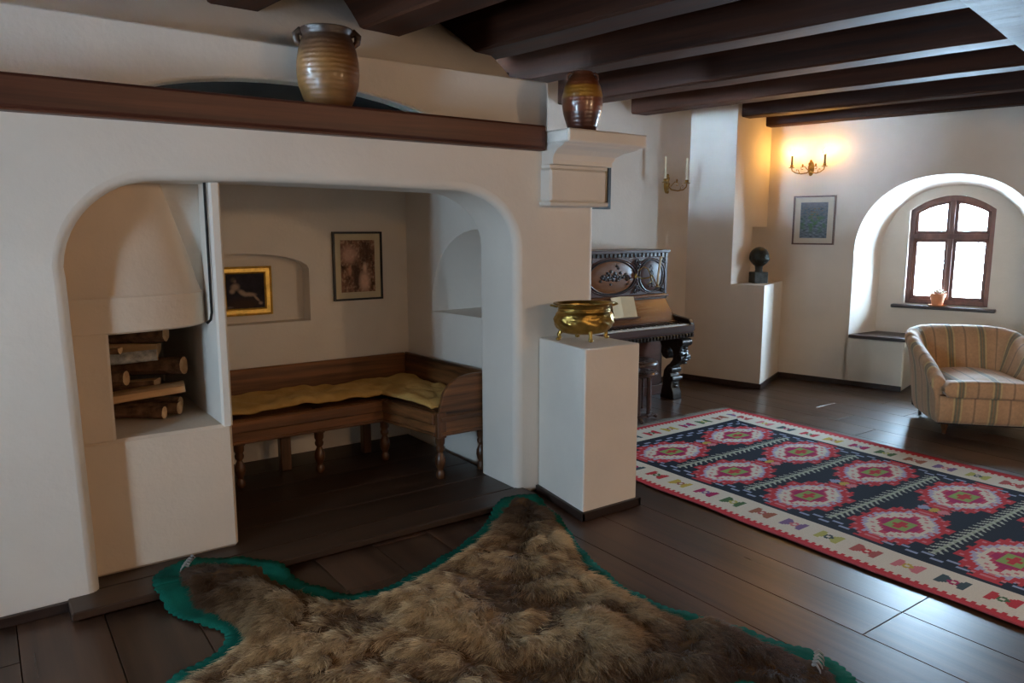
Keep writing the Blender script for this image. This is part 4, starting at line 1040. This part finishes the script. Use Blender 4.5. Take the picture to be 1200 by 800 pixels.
# along-edge coordinate for the border
near_side = (e + .02 < ev); along = np.where(near_side, V, U); dist = np.where(near_side, e, ev + .02)
rb, wb_, nb_ = .065, .325, .375
tooth = (np.floor(along / .020) % 2) * .020
put(dist < rb + .4, NAVY)
put(dist < wb_ + .0 + tooth * .5, WHITE)
put((dist > wb_ - .018) & (dist < wb_ + tooth), NAVY)
put((dist > wb_ - .05 - tooth) & (dist < wb_ - .022), WHITE)
put(dist < rb + tooth, RED)
put(dist < .02, (.30, .03, .035))
# meander line inside
me1 = np.abs(dist - (.40 + .022 * np.sign(np.sin(along * 2 * PI / .12)))) < .011
me2 = (np.abs(dist - .40) < .03) & (np.abs(np.sin(along * PI / .06)) < .22)
put((me1 | me2) & (dist > .36), BLUE)
# border motifs
per = .205; ph = (along / per) % 1 - .5; ki = np.floor(along / per).astype(int); dc = (dist - (rb + wb_) / 2 - .005) / .070; pa_ = ph * per / .070
pal = [(.42, .40, .12), (.40, .10, .09), (.58, .18, .20), (.05, .08, .09), RED, YEL, MAG, DGRN, (.33, .12, .07), PURP]
hour = (np.abs(dc) < .75) & (np.abs(pa_) < .95) & ((np.abs(pa_) > np.abs(dc) * .9 - .05)); dia = (np.abs(dc) / .5 + np.abs(pa_) / .45) < 1
for k in range(len(pal)):
    mk = (ki % len(pal) == k) & (dist > rb + .02) & (dist < wb_ - .03)
    put(mk & hour, pal[k]); put(mk & dia, pal[(k + 3) % len(pal)]); put(mk & (np.abs(dc) + np.abs(pa_) < .2), WHITE)
# medallions
def q_(x, s): return np.floor(x / s) * s
centers = []
for r in range(8):
    vy = .615 + .555 * r
    if vy > RL - .5: break
    for cx in (.675, 1.42): centers.append((cx, vy))
for cx, cy in centers:
    dx = np.abs(q_(np.abs(U - cx) + .001, cu * 2)); dy = np.abs(q_(np.abs(V - cy) + .001, cvv * 2))
    a = dx / .33; b = dy / .215
    base = np.maximum(np.maximum(a, b), (a * 1.05 + b) * .72)
    ang_ = np.arctan2(dy * 1.4, dx)
    hook = .13 * (np.floor(ang_ / .26) % 2)
    teeth = .05 * (np.floor(ang_ / .13) % 2)
    put(base + hook < 1.0, RED); put((base < .90) & (base > .84) & (np.floor(ang_ / .13) % 2 == 0), PINK)
    put(base + teeth < .76, LAV); put(base + teeth < .68, WHITE)
    dmd = np.maximum(a * .95 + b * .95, b * 1.05)
    put(dmd + teeth < .72, PINK); put(dmd + teeth < .66, WHITE)
    put(dmd + teeth * .8 < .52, (.52, .06, .11)); put(dmd + teeth * .6 < .44, MAG)
    put((a < .24) & (b < .26) & (dmd < .40), GRN); put(dmd < .12, RED)
# leafy chains between the rows (across the width)
inside = (dist > .44)
for r in range(9):
    vy = .615 - .2775 + .555 * r; d_ = V - vy
    stem = (np.abs(d_) < .008) & inside; z_ = np.abs(((U / .052) % 1) - .5) * .052
    leafm = (np.abs(np.abs(d_) - (.042 - 1.15 * ((U % .052)))) < .011) & (np.abs(d_) < .05) & inside
    if .3 < vy < RL - .3: put(stem, (.30, .34, .25)); put(leafm, (.42, .44, .36))
for r in range(9):
    vy = .615 - .2775 + .555 * r
    for cx, cyo, c in ((1.05, .28, YEL), (1.05, .22, BLUE), (1.05, .33, PINK), (1.74, .27, YEL), (.36 + .02, .27, BLUE)):
        put((np.abs(U - cx) / .045 + np.abs(V - vy - cyo) / .04 < 1) & inside, c)
ru = empty('kilim_rug', (RX0, RY1, 0)); tag(ru, 'large dark kilim rug with red medallions and a white border', 'rug')
P = [[(i * cu + .006 * math.sin(j * cvv * 2.1), -j * cvv, .006 + (.004 * mnoise.noise(Vector((i * cu * 2, j * cvv * 2, 2.2))) if 0 else 0)
       + max(0, .010 * mnoise.noise(Vector((i * cu * 1.6, j * cvv * 1.8, 5)))) * (1 if 0 < i < nu and 0 < j < nvv else .6)) for i in range(nu + 1)] for j in range(nvv + 1)]
# wavy near edge
for j in range(nvv + 1):
    w = .010 * mnoise.noise(Vector((j * cvv * 3, 7.7, 0)))
    for i in range(3): x_, y_, z_ = P[j][i]; P[j][i] = (x_ + w * (1 - i / 3), y_, z_ + .004 * (1 - i / 3))
wo = MB().grid(P).build('woven_field', M['rug'], ru, fix=False)
ca_ = wo.data.color_attributes.new('Col', 'FLOAT_COLOR', 'CORNER')
c4 = np.concatenate([colr.reshape(-1, 3), np.ones((nu * nvv, 1))], 1); ca_.data.foreach_set('color', np.repeat(c4, 4, axis=0).astype(np.float32).ravel())
m = MB()
for k in range(150):
    x_ = RW * (k + .5) / 150; dx = random.uniform(-.012, .012); L_ = random.uniform(.06, .10)
    m.add([(x_ - .004, 0, .006), (x_ + .004, 0, .006), (x_ + .003 + dx, L_, .003), (x_ - .003 + dx, L_, .003)], [(0, 1, 2, 3)])
tag(m.build('fringe', M['fringe'], ru, fix=False), kind='stuff')

# ---- bear skin with green felt backing
FELT = [(.52, 3.40), (.55, 3.52), (.63, 3.585), (.74, 3.585), (.84, 3.52), (.95, 3.43), (1.05, 3.31), (1.12, 3.10), (1.217, 2.94), (1.333, 2.90), (1.52, 2.94), (1.75, 3.03), (1.96, 3.13), (2.15, 3.25), (2.30, 3.36), (2.43, 3.41), (2.52, 3.38), (2.565, 3.29), (2.55, 3.15), (2.46, 2.94), (2.36, 2.72), (2.30, 2.52), (2.245, 2.25), (2.29, 1.98), (2.34, 1.886), (2.394, 1.717), (2.45, 1.525), (2.475, 1.41), (2.42, 1.30), (2.30, 1.25), (2.17, 1.31), (2.08, 1.44), (1.95, 1.53), (1.65, 1.45), (1.4, 1.27), (1.28, 1.0), (1.3, .70), (1.2, .58), (1.05, .62), (.95, .85), (.75, 1.0), (.45, 1.05), (.2, 1.2), (.05, 1.5), (-.25, 1.72), (-.5, 1.80), (-.55, 1.98), (-.4, 2.1), (-.05, 2.15), (.15, 2.38), (.38, 2.66), (.50, 2.745), (.62, 2.80), (.68, 2.87), (.68, 2.97), (.60, 3.10), (.54, 3.26)]
BX, BY = 1.3, 2.2
def smooth_closed(c, per):
    out = []; n = len(c)
    for k in range(n):
        p0, p1, p2, p3 = [Vector(c[(k + d) % n]) for d in (-1, 0, 1, 2)]; L = (p2 - p1).length; m_ = max(1, int(L / per))
        for i in range(m_):
            f = i / m_; out.append(.5 * ((2 * p1) + (p2 - p0) * f + (2 * p0 - 5 * p1 + 4 * p2 - p3) * f * f + (3 * p1 - p0 - 3 * p2 + p3) * f ** 3))
    return out
fe = smooth_closed(FELT, .0085); FE = np.array([(p_.x, p_.y) for p_ in fe])
def groundz(y, x=None):           # low step of the alcove under the paw
    t = np.clip((y - 3.24) / .115, 0, 1); return .052 * t * t * (3 - 2 * t)
bs = empty('bear_skin', (BX, BY, 0)); tag(bs, 'brown bear skin with claws on a scalloped green felt backing', 'fur rug')
# felt : outer pinked edge + inner rings
m = MB(); n = len(fe); rows = []
cum = 0
for ring, off in enumerate((0, .03, .09, .16)):
    row = []
    for i in range(n):
        t = (fe[(i + 3) % n] - fe[(i - 3) % n]).normalized(); inw = Vector((t.y, -t.x))
        scal = .010 * abs(math.sin(i * PI / 4)) if ring == 0 else 0
        q = fe[i] + inw * (off - scal)
        z = groundz(q.y) + (.006 + .010 * max(0, math.sin(i * .23 + ring * .6)) * (1 if ring < 2 else .5))
        row.append((q.x - BX, q.y - BY, z))
    row.append(row[0]); rows.append(row)
fo_ = MB().grid(rows).build('felt_backing', M['felt'], bs, smooth=60, fix=False)
md = fo_.modifiers.new('thick', 'SOLIDIFY'); md.thickness = .004
# distance field inside the felt outline
def inside_poly(px, py, poly):
    res = np.zeros(px.shape, bool); x1, y1 = poly[:, 0], poly[:, 1]; x2, y2 = np.roll(x1, -1), np.roll(y1, -1)
    for a, b, c_, d in zip(x1, y1, x2, y2):
        cond = ((b > py) != (d > py)); 
        if b != d: res ^= cond & (px < (c_ - a) * (py - b) / (d - b) + a)
    return res
FEs = FE[::4]
def edge_dist(px, py):
    d = np.full(px.shape, 9.0)
    for a, b in FEs: d = np.minimum(d, (px - a) ** 2 + (py - b) ** 2)
    return np.sqrt(d)
GS = .02; gx = np.arange(-.62, 2.64, GS); gy = np.arange(.5, 3.64, GS); GX, GY = np.meshgrid(gx, gy)
IN = inside_poly(GX, GY, FE); ED = np.where(IN, edge_dist(GX, GY), -.05)
inset = .085 - .02 * (GX > 2.2) + .07 * np.exp(-(((GX - .55) / .16) ** 2 + ((GY - 3.28) / .33) ** 2)) + .03 * np.exp(-(((GX - 2.36) / .12) ** 2 + ((GY - 1.25) / .12) ** 2))
FD = ED - inset                                      # distance inside the fur edge
NZ_ = np.zeros(GX.shape); NZ2 = np.zeros(GX.shape)
for i in range(GX.shape[0]):
    for j in range(GX.shape[1]):
        if FD[i, j] > -.03:
            v_ = Vector((GX[i, j], GY[i, j], 0)); NZ_[i, j] = mnoise.fractal(v_ * 3.0, 1, 2, 3); NZ2[i, j] = mnoise.fractal(v_ * 9.0 + Vector((5, 1, 2)), 1, 2, 2)
t_ = np.clip(FD / .16, 0, 1); HT = .012 + .030 * np.sqrt(1 - (1 - t_) ** 2) + np.clip(.045 * NZ_ + .008 * NZ2, -.02, .05) * np.clip(FD / .1, 0, 1) + groundz(GY)
m = MB(); idm = -np.ones(GX.shape, int)
okc = FD > 0
for i in range(GX.shape[0]):
    for j in range(GX.shape[1]):
        if okc[max(0, i - 1):i + 2, max(0, j - 1):j + 2].any():
            idm[i, j] = len(m.v); z = HT[i, j] if FD[i, j] > 0 else .010 + groundz(GY[i, j])
            m.v.append((GX[i, j] - BX, GY[i, j] - BY, z))
for i in range(GX.shape[0] - 1):
    for j in range(GX.shape[1] - 1):
        q = [idm[i, j], idm[i, j + 1], idm[i + 1, j + 1], idm[i + 1, j]]
        if min(q) >= 0 and okc[i:i + 2, j:j + 2].any(): m.f.append([int(k) for k in q]); m.mi.append(0)
m.build('hide', M['hide'], bs, smooth=80, fix=False)
# fur strands
NS = 330000
cell = np.argwhere(okc); 
# more strands where the photo looks
w = np.ones(len(cell)); cyv = gy[cell[:, 0]]; cxv = gx[cell[:, 1]]
vis = (cxv * .58 + cyv * .814) > 1.75
w[~vis] = .25; w /= w.sum()
pick = cell[rng.choice(len(cell), NS, p=w)]
rx = gx[pick[:, 1]] + (rng.random(NS) - .5) * GS; ry = gy[pick[:, 0]] + (rng.random(NS) - .5) * GS
def samp(A, x_, y_):
    fx = np.clip((x_ - gx[0]) / GS, 0, len(gx) - 2.001); fy = np.clip((y_ - gy[0]) / GS, 0, len(gy) - 2.001)
    j = fx.astype(int); i = fy.astype(int); a = fx - j; b = fy - i
    return (A[i, j] * (1 - a) + A[i, j + 1] * a) * (1 - b) + (A[i + 1, j] * (1 - a) + A[i + 1, j + 1] * a) * b
rz_ = samp(np.where(FD > 0, HT, .012 + groundz(GY)), rx, ry)
fd = samp(FD, rx, ry); n1 = samp(NZ_, rx, ry); n2 = samp(NZ2, rx, ry)
# flow: outward from the spine, gently turbulent
ax = np.array((-.75, -.66)); tipp = np.array((2.45, 3.3)); relx, rely = rx - tipp[0], ry - tipp[1]
side = relx * (-ax[1]) + rely * ax[0]
gyy, gxx = np.gradient(FD); ex_ = -samp(gxx, rx, ry) / GS; ey_ = -samp(gyy, rx, ry) / GS
fxv = ax[0] * .55 + ex_ * .5; fyv = ax[1] * .55 + ey_ * .5
# on limbs fur runs to the paws
for pxw, pyw in ((.72, 3.52), (2.38, 1.36)):
    d = np.hypot(rx - pxw, ry - pyw); k = np.exp(-(d / .55) ** 2); L_ = np.maximum(d, .05)
    fxv += 1.0 * k * (pxw - rx) / L_; fyv += 1.0 * k * (pyw - ry) / L_
ang = 1.3 * n1 + .75 * n2 + rng.normal(0, .22, NS); ca2, sa2 = np.cos(ang), np.sin(ang)
fxv, fyv = fxv * ca2 - fyv * sa2, fxv * sa2 + fyv * ca2
nl = np.hypot(fxv, fyv) + 1e-6; fxv /= nl; fyv /= nl
dl = np.hypot(rx - .72, ry - 3.52); dr = np.hypot(rx - 2.38, ry - 1.36); dt = np.hypot(rx - 2.50, ry - 3.33)
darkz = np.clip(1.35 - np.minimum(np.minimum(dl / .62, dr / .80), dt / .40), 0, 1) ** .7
ln = (.068 + .030 * rng.random(NS)) * (1 - .45 * np.exp(-(np.minimum(dl, dr) / .22) ** 2)) * np.clip(.55 + fd / .12, .55, 1)
lift = np.clip(.36 + .30 * n2 + .2 * n1 + rng.normal(0, .10, NS), .08, .9) * np.clip(.45 + fd / .10, .45, 1)
K = 5; ts = np.linspace(0, 1, K); pos = np.zeros((NS, K, 3), np.float32)
cr = np.sqrt(np.maximum(1e-4, 1 - lift ** 2))
curlx = rng.normal(0, .16, NS); curly = rng.normal(0, .16, NS)
# tufts: strands lean towards the middle of their tuft
CS = .021; hx = np.floor(rx / CS).astype(int); hy = np.floor(ry / CS).astype(int)
def h01(a, b, sd): return np.modf(np.abs(np.sin(a * 127.1 + b * 311.7 + sd * 74.7) * 43758.5453))[0]
tcx = (hx + .2 + .6 * h01(hx, hy, 1)) * CS; tcy = (hy + .2 + .6 * h01(hx, hy, 2)) * CS; ctone = h01(hx, hy, 3)
ta = (h01(hx, hy, 4) - .5) * 1.5; fxv, fyv = fxv * np.cos(ta) - fyv * np.sin(ta), fxv * np.sin(ta) + fyv * np.cos(ta)
for k, t in enumerate(ts):
    pos[:, k, 0] = rx + (tcx - rx) * .62 * t - BX + ln * (fxv * cr * t + curlx * t * t * .6)
    pos[:, k, 1] = ry + (tcy - ry) * .62 * t - BY + ln * (fyv * cr * t + curly * t * t * .6)
    pos[:, k, 2] = np.maximum(rz_ - .004 + ln * (lift * t - .42 * t * t), .008 + groundz(ry + ln * fyv * cr * t))
# colours
lightc = np.array((.54, .355, .180)); midc = np.array((.135, .062, .023)); darkc = np.array((.036, .015, .007))
nm = np.clip(.05 + .8 * n1 + .5 * n2 + .8 * ctone + rng.normal(0, .15, NS), 0, 1)[:, None]
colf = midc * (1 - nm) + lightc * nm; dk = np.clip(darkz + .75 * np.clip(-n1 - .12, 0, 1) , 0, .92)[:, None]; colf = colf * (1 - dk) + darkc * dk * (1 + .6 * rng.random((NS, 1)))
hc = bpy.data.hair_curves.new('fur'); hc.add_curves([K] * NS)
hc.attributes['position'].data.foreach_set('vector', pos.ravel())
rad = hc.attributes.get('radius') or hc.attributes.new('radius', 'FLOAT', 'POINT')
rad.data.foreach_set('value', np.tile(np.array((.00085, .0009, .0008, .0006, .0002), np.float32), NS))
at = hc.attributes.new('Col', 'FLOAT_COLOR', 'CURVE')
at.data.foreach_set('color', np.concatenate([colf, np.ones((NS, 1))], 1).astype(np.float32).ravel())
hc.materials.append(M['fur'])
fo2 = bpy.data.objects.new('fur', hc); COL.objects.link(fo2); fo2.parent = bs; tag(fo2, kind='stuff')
# claws
def claws(cx, cy, ang0, n_, zb, ln_=.032):
    for k in range(n_):
        a = ang0 + (k - (n_ - 1) / 2) * .30; dx, dy = math.cos(a), math.sin(a); sx, sy = -math.sin(ang0), math.cos(ang0); o_ = (k - (n_ - 1) / 2) * .021
        b = (cx + sx * o_ - BX, cy + sy * o_ - BY)
        MB().tube([(b[0], b[1], zb), (b[0] + dx * ln_ * .5, b[1] + dy * ln_ * .5, zb + .010), (b[0] + dx * ln_, b[1] + dy * ln_, zb - .004), (b[0] + dx * ln_ * 1.15, b[1] + dy * ln_ * 1.15, zb - .018)], [.006, .005, .003, .001], 8).build('claw', M['claw'], bs, smooth=60)
claws(.69, 3.485, math.radians(150), 5, .098)
claws(2.375, 1.43, math.radians(-62), 5, .045)
